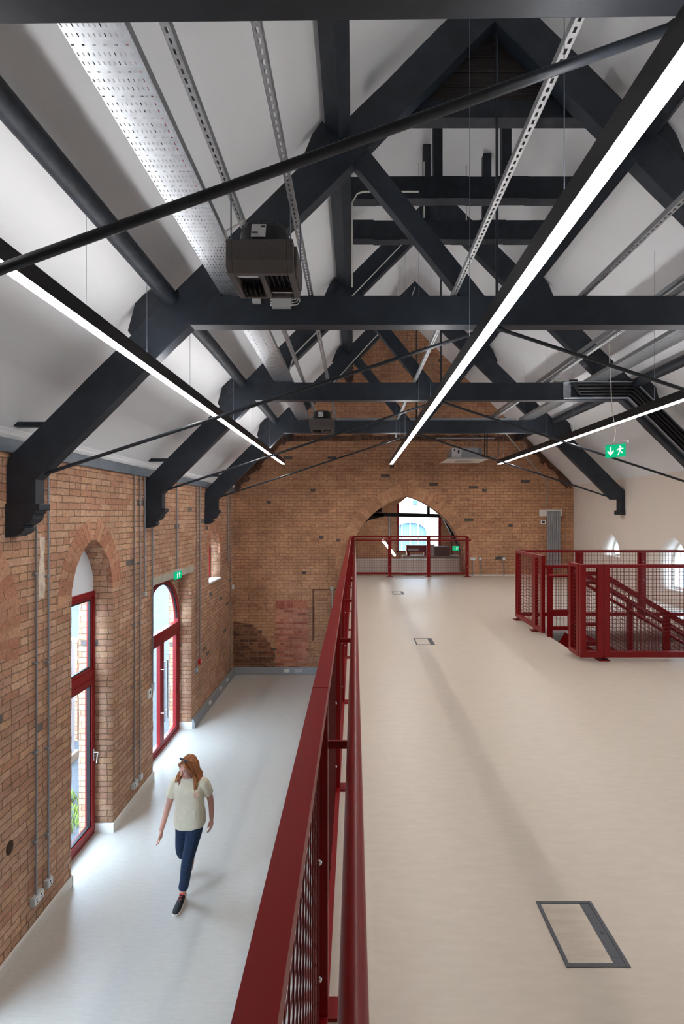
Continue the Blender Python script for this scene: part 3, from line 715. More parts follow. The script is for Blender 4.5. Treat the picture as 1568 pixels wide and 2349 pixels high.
# ------------------------------------------------------------------ ceiling cassette, its bracket and pipes
t = thing('air_conditioner', (2.68, 12.0, 5.63), 'white ceiling cassette air conditioner hanging before the far brick gable', 'air conditioner')
mb = MB(); x0, x1, y0, y1 = 2.16, 3.14, 11.6, 12.45
mb.add([(x0, y0, 5.655), (x1, y0, 5.655), (x1, y1, 5.655), (x0, y1, 5.655), (x0+.10, y0+.1, 5.71), (x1-.1, y0+.1, 5.71), (x1-.1, y1-.1, 5.71), (x0+.1, y1-.1, 5.71), (x0+.0, y0, 5.645), (x1, y0, 5.645), (x1, y1, 5.645), (x0, y1, 5.645)],
       [(0, 1, 5, 4), (1, 2, 6, 5), (2, 3, 7, 6), (3, 0, 4, 7), (4, 5, 6, 7), (8, 11, 10, 9), (0, 8, 9, 1), (1, 9, 10, 2), (2, 10, 11, 3), (3, 11, 8, 0)])
f = mb.build('fascia_panel', whitep, t)
MB().box((x0+.28, y0+.25, 5.64), (x1-.28, y1-.25, 5.646)).build('intake_grille', greyp, f)
MB().box((x0+.15, y0+.12, 5.70), (x1-.12, y1-.12, 5.94)).build('casing', galv_d, t, bevel=.004)
MB().box((x0+.15, y0+.112, 5.71), (x0+.38, y0+.122, 5.93)).build('service_panel', label_m, t)
MB().box((x0+.20, y0+.105, 5.86), (x0+.23, y0+.113, 5.91)).build('label_print', ink, t); MB().box((x0+.29, y0+.105, 5.80), (x0+.33, y0+.113, 5.88)).build('label_print', ink, t)
MB().box((x1-.2, y0+.10, 5.74), (x1-.12, y0+.125, 5.93)).build('valve_block', steel_plate, t)
for (a, b) in ((x0+.2, y0+.2), (x1-.2, y0+.2), (x0+.2, y1-.2), (x1-.2, y1-.2)): MB().tube([(a, b, 5.93), (a, b, 6.42)], .005, 6).build('hanger_rod', steel_plate, t)
o = MB().box((2.7, 12.1, 6.40), (3.95, 12.14, 6.44)).box((2.1, 12.7, 6.30), (3.6, 12.74, 6.33)).build('strut_channel', galv); tag(o, 'short pale strut channel above the ceiling cassette', 'channel')
for k, (x, l) in enumerate(((3.22, 'left'), (3.30, 'middle'), (3.60, 'right'))):
    o = MB().tube([(3.03, 12.2+.08*k, 5.80), (x, 12.2+.08*k, 5.80), (x, 12.2+.08*k, 6.40)], .016, 8).build('refrigerant_pipe', black, smooth=True); tag(o, l+' black pipe rising from the ceiling cassette', 'pipe', 'black pipes at the ceiling cassette')
conduit([(3.70, 12.2, 6.40), (5.22, 13.38, 5.24), (5.24, 13.41, 5.18), (5.24, 13.42, 4.50)], 'thin grey conduit running down to the radiator plate', .013, galv_d)

# ------------------------------------------------------------------ exit signs
def running_man(mb, ox, oy, oz, s, ux):   # pictogram in plane (ux, z), pushed a hair forward
    def P(u, v): return (ox+ux[0]*u*s, oy+ux[1]*u*s, oz+v*s)
    nrm = Vector((ux[1], -ux[0], 0))*.002
    def poly(pts):
        k = len(pts); vs = [Vector(P(*p)) for p in pts]; vs += [v+nrm for v in vs]
        mb.add(vs, [tuple(range(k)), tuple(range(2*k-1, k-1, -1))]+[(i, (i+1)%k, (i+1)%k+k, i+k) for i in range(k)])
    poly([(.08*math.cos(a*PI/4), .36+.08*math.sin(a*PI/4)) for a in range(8)])
    poly([(-.10, .24), (.12, .26), (.06, -.05), (-.10, -.05)]); poly([(-.02, -.05), (.08, -.02), (.24, -.22), (.18, -.28)]); poly([(-.10, -.05), (.0, -.05), (-.12, -.40), (-.26, -.44), (-.24, -.36), (-.18, -.34)])
    poly([(.10, .25), (.12, .17), (.30, .12), (.30, .19)]); poly([(-.10, .24), (-.06, .16), (-.26, .02), (-.30, .08)])
def arrow_down(mb, ox, oy, oz, s, ux, nrm):
    def P(u, v): return Vector((ox+ux[0]*u*s, oy+ux[1]*u*s, oz+v*s))
    for pts in ([(-.07, .42), (.07, .42), (.07, -.1), (-.07, -.1)], [(0, -.42), (.28, -.08), (.28, .1), (0, -.2), (-.28, .1), (-.28, -.08)]):
        k = len(pts); vs = [P(*p) for p in pts]; vs += [v+nrm for v in vs]
        mb.add(vs, [tuple(range(k)), tuple(range(2*k-1, k-1, -1))]+[(i, (i+1)%k, (i+1)%k+k, i+k) for i in range(k)])
sx, sy, sz = 3.20, 6.05, 5.13; ang = math.radians(-52); ux = (math.cos(ang), math.sin(ang)); nv = Vector((ux[1], -ux[0], 0))
t = thing('exit_sign', (sx, sy, sz), 'green illuminated exit sign with down arrow hanging on a thin cable', 'exit sign')
a, b = Vector((sx-ux[0]*.12, sy-ux[1]*.12, sz)), Vector((sx+ux[0]*.12, sy+ux[1]*.12, sz))
bl = MB().bar(a, b, .008, .155).build('sign_blade', sign_g, t)
mb = MB(); f0 = Vector((sx, sy, sz))+nv*.0045
running_man(mb, f0.x+ux[0]*.058, f0.y+ux[1]*.058, sz, .13, ux)
arrow_down(mb, f0.x-ux[0]*.055, f0.y-ux[1]*.055, sz, .13, ux, nv*.002)
mb.build('pictogram', sign_w, bl)
up = Vector((0, 0, .095)); MB().bar(a+up-Vector((ux[0], ux[1], 0))*.03, b+up+Vector((ux[0], ux[1], 0))*.03, .045, .035).build('sign_housing', greyp, t, bevel=.008)
MB().tube([(sx-.02, sy, sz+.11), (sx-.0, sy, sz+.25), (sx-.04, sy, sz+.5), (3.12, sy, 6.44)], .005, 8).build('suspension_cable', cable_w, t, smooth=True)
t = thing('exit_sign', (XL+.03, 9.05, 3.22), 'green illuminated exit sign with up arrow on the lintel above the double doors', 'exit sign')
bl = MB().box((XL+.014, 8.98, 3.155), (XL+.05, 9.30, 3.30)).build('sign_blade', sign_g, t, bevel=.006)
mb = MB(); ux = (0, 1); 
for (pts) in ([(9.17, 3.19), (9.19, 3.19), (9.19, 3.25), (9.17, 3.25)], [(9.14, 3.24), (9.22, 3.24), (9.18, 3.28)]): mb.prismx(pts, XL+.050, XL+.052)
running_man(mb, XL+.0505, 9.075, 3.228, .12, (0, 1)); mb.build('pictogram', sign_w, bl)
MB().box((XL+.014, 8.96, 3.30), (XL+.065, 9.32, 3.33)).build('sign_housing', greyp, t, bevel=.004)

# ------------------------------------------------------------------ mezzanine balustrades
def mesh_infill(mb, a, b, z0, z1, step=.046, w=.0042):
    a = Vector(a); b = Vector(b); L_ = (b-a).length; d = (b-a).normalized(); n = max(2, round(L_/step)); k = max(2, round((z1-z0)/step))
    for i in range(1, n):
        p = a+d*L_*i/n; mb.bar((p.x, p.y, z0), (p.x, p.y, z1), w, w, (d.x, d.y, 0))
    sd = Vector((-d.y, d.x, 0))*w
    for j in range(1, k):
        z = z0+(z1-z0)*j/k; mb.bar((a.x+sd.x, a.y+sd.y, z), (b.x+sd.x, b.y+sd.y, z), w, w)
def panel(t, a, b, z0, z1, fw=.045, fd=.045, m=red, cap=.052, step=.046, w=.0042):
    """framed mesh panel between plan points a and b"""
    a = Vector((a[0], a[1], 0)); b = Vector((b[0], b[1], 0)); d = (b-a).normalized()
    mb = MB()
    p, q = a+d*.003, b-d*.003
    mb.bar((p.x, p.y, z1-.02), (q.x, q.y, z1-.02), cap, .04); mb.bar((p.x, p.y, z0+fw/2), (q.x, q.y, z0+fw/2), fd, fw)
    for r in (a+d*(fw/2+.003), b-d*(fw/2+.003)): mb.bar((r.x, r.y, z0+fw), (r.x, r.y, z1-.04), fw, fd, (-d.y, d.x, 0))
    f = mb.build('panel_frame', m, t)
    mb = MB(); mesh_infill(mb, a+d*fw, b-d*fw, z0+fw, z1-.04, step, w); mb.build('mesh_infill', red_mesh, f)
    return f
def bolt(p, n, par, r=.011):
    p = Vector(p); n = Vector(n)
    MB().tube([p, p+n*.004, p+n*.009, p+n*.011], [r, r, r*.75, r*.3], 10).build('bolt', chrome, par, smooth=True)
# long edge balustrade
t = thing('balustrade', (-.11, 6.5, MZ), 'long red steel mesh balustrade along the open edge of the mezzanine', 'balustrade')
ZT = 3.78; py = [.25, 1.62, 2.97, 4.34, 5.70, 7.07, 8.44, 9.81, 11.18, 12.20, 13.08]
for i, (a, b) in enumerate(zip(py, py[1:])):
    panel(t, (-.1125, a), (-.1125, b), 2.70, ZT, fw=.014, fd=.050, step=.058, w=.0034)
for i, y in enumerate(py):
    ps = MB().box((-.142, y+.006, 2.50), (-.088, y+.018, ZT-.042)).build('post', red, t)
    MB().box((-.13, y+.0, MZ), (-.02, y+.075, MZ+.012)).build('base_plate', red, t)
    if i < 8:
        for z in (2.84, 3.22, 3.60): bolt((-.115, y-.017, z), (0, -1, 0), ps)
    MB().box((-.09, y+.008, 3.575), (-.0, y+.018, 3.60)).build('handrail_bracket', red, t)
MB().tube([(-.002, .2, 3.60), (-.002, 13.08, 3.60)], .0235, 20).build('handrail', red, t, smooth=True)
# far cross balustrade in front of the arch
t = thing('balustrade', (1.45, 13.22, MZ), 'short red mesh balustrade in front of the far arch', 'balustrade')
px = [-.055, .94, 1.98, 3.02]
for a, b in zip(px, px[1:]): panel(t, (a, 13.22), (b, 13.22), 2.75, ZT)
for x in px:
    ps = MB().box((x-.035, 13.19, MZ+.012), (x+.035, 13.20, ZT-.02)).build('post', red, t)
    MB().box((x-.085, 13.12, MZ), (x+.085, 13.27, MZ+.012)).build('base_plate', red, t)
    for z in (2.95, 3.3): bolt((x, 13.19, z), (0, -1, 0), ps)
    MB().bar((x, 13.20, 3.66), (x, 13.13, 3.66), .02, .02).build('handrail_bracket', red, t)
MB().tube([(.03, 13.13, 3.665), (3.10, 13.13, 3.665)], .02, 14).build('handrail', red, t, smooth=True)
# stair well balustrades
def small_post(t, x, y, along=(1, 0), bolts=False):
    d = Vector((along[0], along[1], 0)); s = Vector((-d.y, d.x, 0))
    MB().box((x-.06, y-.06, MZ), (x+.06, y+.06, MZ+.012)).build('base_plate', red, t)
    for sx_ in (-.04, .04): MB().tube([(x+sx_, y-.04, MZ+.012), (x+sx_, y-.04, MZ+.03)], .009, 6).build('bolt', black, t)
    ps = MB().bar((x, y, MZ+.01), (x, y, ZT-.045), .07, .03, (s.x, s.y, 0)).build('post', red, t, bevel=.002)
    return ps
zb = MZ+.045
t = thing('balustrade', (3.6, 5.62, MZ), 'nearest red mesh balustrade across the front of the stair well', 'balustrade')
panel(t, (2.56, 5.62), (2.83, 5.62), zb, ZT, .065, .05); panel(t, (2.83, 5.62), (4.00, 5.62), zb, ZT, .065, .05); panel(t, (4.00, 5.62), (5.9, 5.62), zb, ZT, .065, .05)
panel(t, (2.585, 5.90), (2.585, 5.65), zb, ZT, .05, .05)
for x in (2.84, 3.99, 5.2): small_post(t, x, 5.655)
t = thing('balustrade', (3.9, 7.90, MZ), 'red mesh balustrade along the far side of the stair well', 'balustrade')
for a, b in ((2.60, 3.60), (3.60, 4.60), (4.60, 5.88)): panel(t, (a, 7.90), (b, 7.90), zb, ZT, .055, .05)
for x in (3.60, 4.60, 5.7):
    ps = small_post(t, x, 7.87)
    for z in (3.0, 3.3, 3.6): bolt((x, 7.853, z), (0, -1, 0), ps, .009)
t = thing('balustrade', (2.585, 7.3, MZ), 'angled red mesh side balustrade left of the stair entrance', 'balustrade')
panel(t, (2.585, 6.75), (2.585, 7.05), zb, ZT, .055, .05); panel(t, (2.585, 7.05), (2.585, 7.87), zb, ZT, .055, .05)
small_post(t, 2.585, 7.06, (0, 1)); small_post(t, 2.585, 7.80, (0, 1))
# the stair: two flights of steel stringers with railings going down to the right
t = thing('staircase', (3.6, 6.3, MZ), 'red steel staircase descending to the right inside the well', 'staircase')
sl = .60
x0, x1 = 2.95, 5.9
def zrise(x): return MZ-max(0, x-2.95)*sl
n = 11
for k in range(n):
    x = 2.95+k*.28; z = MZ-.172*(k+1)
    MB().box((x, 5.93, z-.03), (x+.30, 6.70, z)).build('tread', red, t)
for yy in (5.90, 6.72):
    MB().bar((2.80, yy, MZ-.05), (5.92, yy, MZ-.05-3.12*sl), .012, .26, (0, 0, 1)).build('stringer', red, t)
for yy in (5.93, 6.72):
    mb = MB(); zt_ = 3.66
    mb.bar((2.60, yy, zt_-.02), (2.95, yy, zt_-.02), .045, .04)
    mb.bar((2.95, yy, zt_-.02), (5.9, yy, zt_-.02-2.95*sl), .045, .06)
    mb.bar((2.66, yy, 2.80), (2.95, yy, 2.80), .045, .05); mb.bar((2.95, yy, 2.80), (5.9, yy, 2.80-2.95*sl), .045, .06)
    mb.bar((2.66, yy, 3.03), (2.95, yy, 3.03), .04, .04)
    mb.build('side_rail', red, t)
    for x in (2.66, 2.95, 3.75, 4.6, 5.5):
        z = zt_-.04-max(0, x-2.95)*sl; MB().box((x-.035, yy-.012, z-1.15), (x+.035, yy+.012, z)).build('post', red, t)
    hh = .14
    MB().tube([(2.62, yy+(.06 if yy < 6.3 else -.06), zt_-hh), (2.92, yy+(.06 if yy < 6.3 else -.06), zt_-hh), (3.0, yy+(.06 if yy < 6.3 else -.06), zt_-hh-.04), (5.9, yy+(.06 if yy < 6.3 else -.06), zt_-hh-.04-2.9*sl)], .02, 12).build('handrail', red, t, smooth=True)
    mb = MB()
    for i in range(64):
        x = 2.70+i*.05; d = max(0, x-2.95)*sl; mb.bar((x, yy, 2.82-d), (x, yy, 3.62-d), .004, .004, (1, 0, 0))
    for j in range(16):
        z = 2.84+j*.05; mb.bar((2.95, yy+.004, z), (5.88, yy+.004, z-2.93*sl), .004, .004)
    mb.build('mesh_infill', red_mesh, t)
MB().box((3.05, 7.0, 1.45), (5.9, 7.75, 1.55)).build('landing', lino_low_daylit, t) if 0 else None

# ------------------------------------------------------------------ floor boxes
def floor_box(x, y, wx, wy, label):
    t = thing('floor_box', (x+wx/2, y+wy/2, MZ), label, 'floor box', 'floor boxes in the mezzanine floor')
    mb = MB(); f = .015; z = MZ
    mb.box((x, y, z), (x+f, y+wy, z+.004)).box((x+wx-f, y, z), (x+wx, y+wy, z+.004)).box((x+f, y, z), (x+wx-f, y+f, z+.004)).box((x+f, y+wy-f, z), (x+wx-f, y+wy, z+.004))
    mb.build('trim_frame', boxdark, t, bevel=.001)
    MB().box((x+f+.001, y+f+.001, z), (x+wx*.76, y+wy-f-.001, z+.0025)).build('lid_inlay', lino_box, t)
    l = MB().box((x+wx*.76, y+f+.001, z), (x+wx-f-.002, y+wy-f-.001, z+.003)).build('lid_strip', boxdark, t)
    for a in (.12, .62): MB().box((x+wx*.80, y+wy*a, z+.003), (x+wx*.90, y+wy*(a+.24), z+.0038)).build('cable_flap', boxdark, l, bevel=.0005)
    for k in (0, 1): MB().box((x+wx*(.835+.035*k), y+wy*.45, z+.003), (x+wx*(.85+.035*k), y+wy*.50, z+.0034)).build('finger_slot', cable_k, l)
floor_box(.780, 1.815, .238, .31, 'nearest floor box set in the beige mezzanine floor')
floor_box(.79, 6.30, .24, .33, 'middle floor box in the mezzanine floor')
floor_box(.80, 10.28, .24, .38, 'farthest floor box in the mezzanine floor')

# ------------------------------------------------------------------ conduits and accessories on the left wall
def wall_conduit(y, ztop, zbot, label, clips=True, box=None):
    x = XL+.024; t = thing('wall_conduit', (x, y, zbot), label, 'conduit', 'vertical steel conduits on the left brick wall')
    MB().tube([(x, y, ztop), (x, y+.002, (ztop+zbot)/2), (x, y, zbot)], .0105, 10).build('conduit_pipe', conduit_m, t, smooth=True)
    z = zbot+.55
    while z < ztop-.2: MB().box((XL, y-.035, z), (x+.014, y+.018, z+.018)).build('saddle_clip', conduit_m, t); z += .92
    return t
for y, zt_, zb_, l in ((5.09, 4.42, .42, 'nearest grey conduit dropping to the double socket by the skirting'), (5.29, 4.94, .37, 'second grey conduit, left of the tall door, dropping to a small switch box'),
                 (7.36, 4.94, .30, 'leftmost of the three conduits between the doors'), (7.55, 4.94, .29, 'middle of the three conduits between the doors'), (7.72, 4.94, 3.12, 'short rightmost of the three conduits between the doors'),
                 (8.02, 4.12, 1.55, 'conduit at the left jamb of the double doors'), (9.12, 4.94, 3.34, 'short conduit dropping onto the exit sign over the double doors'),
                 (10.27, 4.94, 1.14, 'conduit right of the double doors, the left one of two'), (10.47, 4.94, 1.28, 'conduit right of the double doors ending at the red call point'),
                 (12.80, 4.94, 3.10, 'short conduit beside the small pointed window'), (13.08, 4.94, .19, 'conduit in the far corner reaching the trunking')):
    wall_conduit(y, zt_, zb_, l)
def socket(y, z, w, h, label, n=1, m=greyp, name='wall_socket', face=label_m, cat='socket'):
    t = thing(name, (XL, y, z), label, cat); MB().box((XL, y-w/2, z-h/2), (XL+.045, y+w/2, z+h/2)).build('back_box', m, t, bevel=.005)
    f = MB().box((XL+.045, y-w/2+.008, z-h/2+.008), (XL+.051, y+w/2-.008, z+h/2-.008)).build('face_plate', face, t, bevel=.002)
    for k in range(n):
        yy = y+(k-(n-1)/2)*.075
        MB().box((XL+.051, yy-.014, z+.012), (XL+.054, yy-.002, z+.028)).build('rocker_switch', ink, f); MB().box((XL+.051, yy-.006, z-.02), (XL+.0525, yy+.010, z-.008)).build('pin_slot', ink, f)
socket(5.10, .38, .155, .09, 'double metal socket low on the wall near the left edge', 2)
socket(5.29, .40, .09, .09, 'single metal outlet beside the double socket', 1)
socket(7.37, .31, .15, .09, 'double metal socket low between the doors', 2)
socket(7.56, .32, .09, .09, 'single metal outlet low between the doors', 1)
socket(7.72, 3.10, .06, .06, 'small round grey junction box half way up the wall', 0, greyp, 'junction_box', greyp, 'junction box')
t = thing('thermostat', (XL, 7.93, 1.46), 'white thermostat left of the double doors', 'thermostat'); MB().box((XL, 7.86, 1.40), (XL+.03, 7.97, 1.54)).build('body', whitep, t, bevel=.005); MB().box((XL+.03, 7.90, 1.47), (XL+.033, 7.93, 1.51)).build('display', ink, t)
t = thing('door_release', (XL, 8.04, 1.52), 'grey push plate box at the double door jamb', 'switch'); MB().box((XL, 8.0, 1.47), (XL+.03, 8.08, 1.60)).build('body', greyp, t, bevel=.004); MB().box((XL+.03, 8.02, 1.50), (XL+.034, 8.06, 1.57)).build('push_button', whitep, t)
t = thing('fire_call_point', (XL, 10.44, 1.23), 'small red fire alarm call point right of the double doors', 'call point'); MB().box((XL, 10.40, 1.18), (XL+.055, 10.50, 1.28)).build('body', callred, t, bevel=.006); MB().box((XL+.055, 10.425, 1.205), (XL+.058, 10.475, 1.255)).build('glass_plate', whitep, t)
t = thing('wall_switch', (XL, 10.26, 1.12), 'blue grey switch box below the red call point', 'switch'); MB().box((XL, 10.21, 1.06), (XL+.04, 10.30, 1.15)).build('body', M('switch_blue', srgb(140, 170, 190), .4), t, bevel=.004); MB().box((XL+.04, 10.24, 1.08), (XL+.046, 10.27, 1.13)).build('rocker', whitep, t)
t = thing('sensor', (XL+.01, 13.36, 2.38), 'small white sensor high in the far corner', 'sensor'); MB().box((XL, 13.28, 2.33), (XL+.05, 13.36, 2.45)).build('body', whitep, t, bevel=.012); MB().box((XL+.05, 13.30, 2.34), (XL+.054, 13.34, 2.37)).build('lens', greyp, t)
t = thing('wall_bracket', (-.62, YF, 2.33), 'round grey wall box with a short conduit beyond the balustrade', 'junction box')
MB().tube([(-.62, YF, 2.33), (-.62, YF-.05, 2.33)], .05, 14).build('box_body', greyp, t, smooth=True); MB().tube([(-.61, YF-.03, 2.33), (-.61, YF-.03, .2)], .012, 8).build('conduit_pipe', greyp, t, smooth=True)
# missing brick and broken plaster scar
o = MB().ell((XL-.005, 4.73, 1.15), (.02, .055, .07), 10, 8).build('trim_18', M('hole_dark', srgb(60, 40, 30), .95)); struct(o, 'dark knocked out hole low on the left wall')
p = [(5.16, 3.46), (5.25, 3.47), (5.27, 3.6), (5.25, 3.85), (5.26, 4.1), (5.17, 4.12), (5.18, 3.9), (5.15, 3.7)]
struct(MB().prismx(jag(p, .008, .05), XL-.02, XL+.004).build('trim_19', M('lime_plaster', srgb(214, 196, 178), .95, var=.25, scale=12, bump=.8)), 'pale strip of old plaster between two conduits')
# fallen edge of the earlier opening: brown groove ring left of the conduits
# ------------------------------------------------------------------ things on the far wall
t = thing('radiator', (5.38, YF, 3.6), 'tall grey vertical column radiator on the far brick wall', 'radiator')
for k in range(7):
    x = 5.225+k*.053; MB().box((x, YF-.085, 2.86), (x+.042, YF-.045, 4.44)).build('column', radiator_m, t, bevel=.012)
MB().box((5.23, YF-.06, 2.90), (5.58, YF-.03, 2.95)).box((5.23, YF-.06, 4.36), (5.58, YF-.03, 4.41)).build('header_pipe', radiator_m, t)
o = MB().box((5.03, YF-.028, 4.30), (5.65, YF-.001, 4.48)).build('mounting_board', skirt_m, bevel=.003); tag(o, 'pale board fixed to the brick behind the radiator top', 'board')
t = thing('thermostat', (5.14, YF, 4.14), 'small white thermostat left of the tall radiator', 'thermostat'); MB().box((5.07, YF-.03, 4.08), (5.21, YF, 4.20)).build('body', whitep, t, bevel=.004); MB().box((5.105, YF-.034, 4.11), (5.175, YF-.03, 4.17)).build('display', ink, t)
for x, w, l in ((3.22, .15, 'left double outlet on its conduit beside the far balustrade'), (3.42, .07, 'middle single outlet on its conduit by the far wall'), (4.06, .08, 'right outlet on its conduit by the far wall')):
    t = thing('wall_socket', (x, YF, 3.1), l, 'socket', 'outlets on short conduits at the far wall')
    MB().box((x-w/2, YF-.045, 3.10), (x+w/2, YF, 3.18)).build('back_box', greyp, t, bevel=.004)
    MB().box((x-w/2+.01, YF-.05, 3.11), (x+w/2-.01, YF-.045, 3.17)).build('face_plate', label_m, t)
    MB().tube([(x, YF-.02, MZ), (x, YF-.02, 3.10)], .011, 8).build('conduit_pipe', conduit_m, t, smooth=True)
struct(MB().box((3.04, YF-.012, MZ), (XR, YF, MZ+.03)).build('baseboard_far', skirt_m))

# ------------------------------------------------------------------ the room beyond the arch
b2 = brickmat('brick_beyond', palf, srgb(150, 118, 94), joint=.06, soot=.35)
wx0, wx1 = 1.58, 3.24
struct(plate('wall_beyond', [(-2.5, -.1), (6.5, -.1), (6.5, 8.5), (-2.5, 8.5)], [[(wx0, 2.92), (wx1, 2.92), (wx1, 4.7), (2.41, 5.35), (wx0, 4.7)]], .4, 18.5, 'Y', b2), 'brick end wall of the room beyond the arch')
struct(plate('wall_beyond.001', [(13.86, -.1), (18.5, -.1), (18.5, 8.5), (13.86, 8.5)], [], .3, -1.9, 'X', b2), 'left brick wall of the room beyond')
struct(plate('wall_beyond.002', [(13.86, -.1), (18.5, -.1), (18.5, 8.5), (13.86, 8.5)], [], .3, 5.3, 'X', b2), 'right brick wall of the room beyond')
struct(MB().box((-2.2, 13.86, 6.9), (5.6, 18.9, 7.1)).build('ceiling_beyond', white)); struct(MB().box((-2.2, 13.86, -.2), (5.6, 18.9, 0)).build('floor_beyond', lino_low_daylit))
struct(MB().box((-.1, 14.25, 2.5), (3.02, 14.32, 3.02)).build('trim_20', wallpaint), 'pale low parapet wall behind the arch')
struct(MB().box((-.1, 14.22, 3.02), (3.02, 14.35, 3.06)).build('trim_21', skirt_m), 'white ledge on the low parapet')
struct(MB().box((-.2, 13.86, 2.4), (3.1, 14.35, MZ)).build('floor_threshold', lino))
t = thing('window_8', (2.41, 18.5, 2.9), 'large red framed window of the room beyond', 'window', kind='structure')
mb = MB(); mb.box((wx0, 18.5, 2.92), (wx0+.09, 18.6, 4.75)).box((wx1-.09, 18.5, 2.92), (wx1, 18.6, 4.75)).box((wx0, 18.5, 2.92), (wx1, 18.6, 2.99)); mb.build('frame', red_win, t)
MB().box((wx0+.09, 18.54, 2.99), (wx1-.09, 18.55, 4.72)).build('pane', glass, t)
t = thing('roof_truss', (2, 16, 4.3), 'dark lower truss seen through the arch', 'roof truss')
MB().prism([(.55, 4.30), (2.9, 4.24), (2.9, 4.36), (.6, 4.42)], 16.0, 16.12).build('collar_beam', timber, t)
MB().prism([(-.05, 3.8), (.45, 4.16), (.95, 4.28), (.95, 4.38), (.5, 4.40), (.1, 4.05)], 16.0, 16.12).build('curved_brace', timber, t)
MB().box((2.36, 16.0, 4.36), (2.44, 16.12, 5.4)).build('hanging_post', timber, t)
MB().box((.63, 15.95, 4.42), (.88, 16.05, 5.2)).build('upper_post', timber, t)
MB().prism([(2.8, 4.34), (2.95, 4.34), (3.6, 3.2), (3.45, 3.1)], 16.0, 16.12).build('right_brace', timber, t)
t = thing('linear_lamp', (1.0, 16.8, 3.3), 'short glowing linear lamp in the room beyond the arch', 'lamp')
MB().bar((.92, 16.3, 3.50), (1.42, 17.4, 2.90), .05, .06).build('light_diffuser', led_m, t)
for p in ((.97, 16.4, 3.47), (1.37, 17.3, 2.98)): MB().tube([p, (p[0], p[1], 6.895)], .003, 5).build('suspension_wire', steel_plate, t)
struct(MB().box((1.5, 15.35, 0), (3.3, 15.85, 3.05)).build('trim_22', concrete), 'concrete plinth behind the parapet')
t = thing('red_machine', (2.02, 15.5, 3.05), 'dark red steel machine head standing behind the parapet', 'machine')
MB().box((1.62, 15.4, 3.16), (2.28, 15.7, 3.38)).build('machine_body', M('dark_red', srgb(110, 24, 34), .5), t, bevel=.01); MB().box((1.66, 15.395, 3.22), (2.0, 15.4, 3.28)).build('name_plate', greyp, t)
for x in (1.64, 2.18): MB().box((x, 15.45, 3.05), (x+.08, 15.6, 3.16)).build('foot', red, t)
t = thing('fan_unit', (2.75, 15.5, 3.1), 'grey boxed unit right of the red machine beyond the arch', 'fan unit'); MB().box((2.52, 15.4, 3.051), (2.98, 15.8, 3.34)).build('casing', greyfoam, t, bevel=.01); MB().box((2.34, 15.4, 3.051), (2.50, 15.7, 3.40)).build('side_box', greyp, t)
t = thing('exit_sign', (3.17, 15.4, 3.3), 'tiny green exit sign beyond the arch at the right', 'exit sign'); bl = MB().box((3.06, 15.4, 3.22), (3.26, 15.42, 3.36)).build('sign_blade', sign_g, t)
MB().box((3.15, 15.40, 3.051), (3.17, 15.42, 3.22)).build('stand', greyp, t)
mb = MB(); running_man(mb, 3.20, 15.398, 3.29, .10, (1, 0)); mb.build('pictogram', sign_w, bl)
o = MB().tube([(3.05, 15.5, 4.1), (3.05, 15.5, 3.08)], .022, 8).build('drain_pipe', black, smooth=True); tag(o, 'black pipe bending down beside the grey unit beyond the arch', 'pipe')
o = MB().tube([(1.30, 18.46, 3.0), (1.30, 18.46, 4.35)], .045, 10).build('duct_pipe', galv_d, smooth=True); tag(o, 'pale vertical duct beside the window beyond the arch', 'duct')

# ------------------------------------------------------------------ outside
struct(MB().box((-40, -12, -.3), (-3.78, 40, -.06)).build('ground', asphalt)); struct(MB().box((-3.7, 18.95, -.3), (40, 60, -.06)).build('ground.001', asphalt))
o = MB().box((6.45, -12, -.3), (40, 18.9, -.06)).build('ground.002', asphalt); struct(o)
def facade(name, label, X0, X1, Y, m):
    t = thing(name, ((X0+X1)/2, Y, 0), label, 'building')
    hs = opening(3.05, 1.0, 2.1, 3.3, .75) ; hs = [(2.15, 2.2)]+[(2.15, 3.5)]+[(3.05-.9*math.cos(PI*i/10), 3.5+.5*math.sin(PI*i/10)) for i in range(11)]+[(3.95, 3.5), (3.95, 2.2)]
    hs = [(2.15, 1.9)]+[(3.05-.9*math.cos(PI*i/10), 3.35+.55*math.sin(PI*i/10)) for i in range(11)]+[(3.95, 1.9)]
    plate('brick_front', [(X0, -.1), (X1, -.1), (X1, 6.6), (X0, 6.6)], [hs], .4, Y, 'Y', m, t)
    w = plate('arched_window', hs, [], .02, Y+.2, 'Y', M('window_blue', srgb(120, 165, 205), .2), t)
    for x in (2.6, 3.05, 3.5): MB().box((x-.03, Y+.14, 1.9), (x+.03, Y+.2, 3.9)).build('glazing_bar', whitep, w)
    MB().box((2.1, Y+.14, 3.0), (4.0, Y+.2, 3.08)).build('glazing_bar', whitep, w)
    MB().box((X0, Y-.3, 6.5), (X1, Y+.2, 6.7)).build('gutter', greyp, t)
facade('building', 'pale brick building with a blue arched window seen through the far window', -4, 12, 27, brick_pale)
for i, (x, z, l) in enumerate(((3.3, 5.0, 'left'), (5.2, 4.75, 'right'))):
    o = MB().box((x-.12, 26.8, z-.12), (x+.12, 26.95, z+.12)).build('wall_lamp', M('lamp_blue%d' % i, srgb(70, 110, 170), .5), bevel=.03); tag(o, l+' small blue box fixed on the pale building outside', 'wall lamp')
t = thing('building', (-14, 10, 0), 'pale building far across the yard seen through the entrance doors', 'building')
MB().box((-16, -6, -.06), (-14, 40, 7)).build('brick_front', brick_pale, t); 
for k in range(5): MB().box((-14, 2+k*4.5, 1), (-13.97, 3.4+k*4.5, 3)).build('window', M('window_grey%d' % k, srgb(130, 150, 170), .2), t)
t = thing('yard_post', (-5.1, 9.3, 0), 'pale grey square post standing in the yard outside the tall door', 'post')
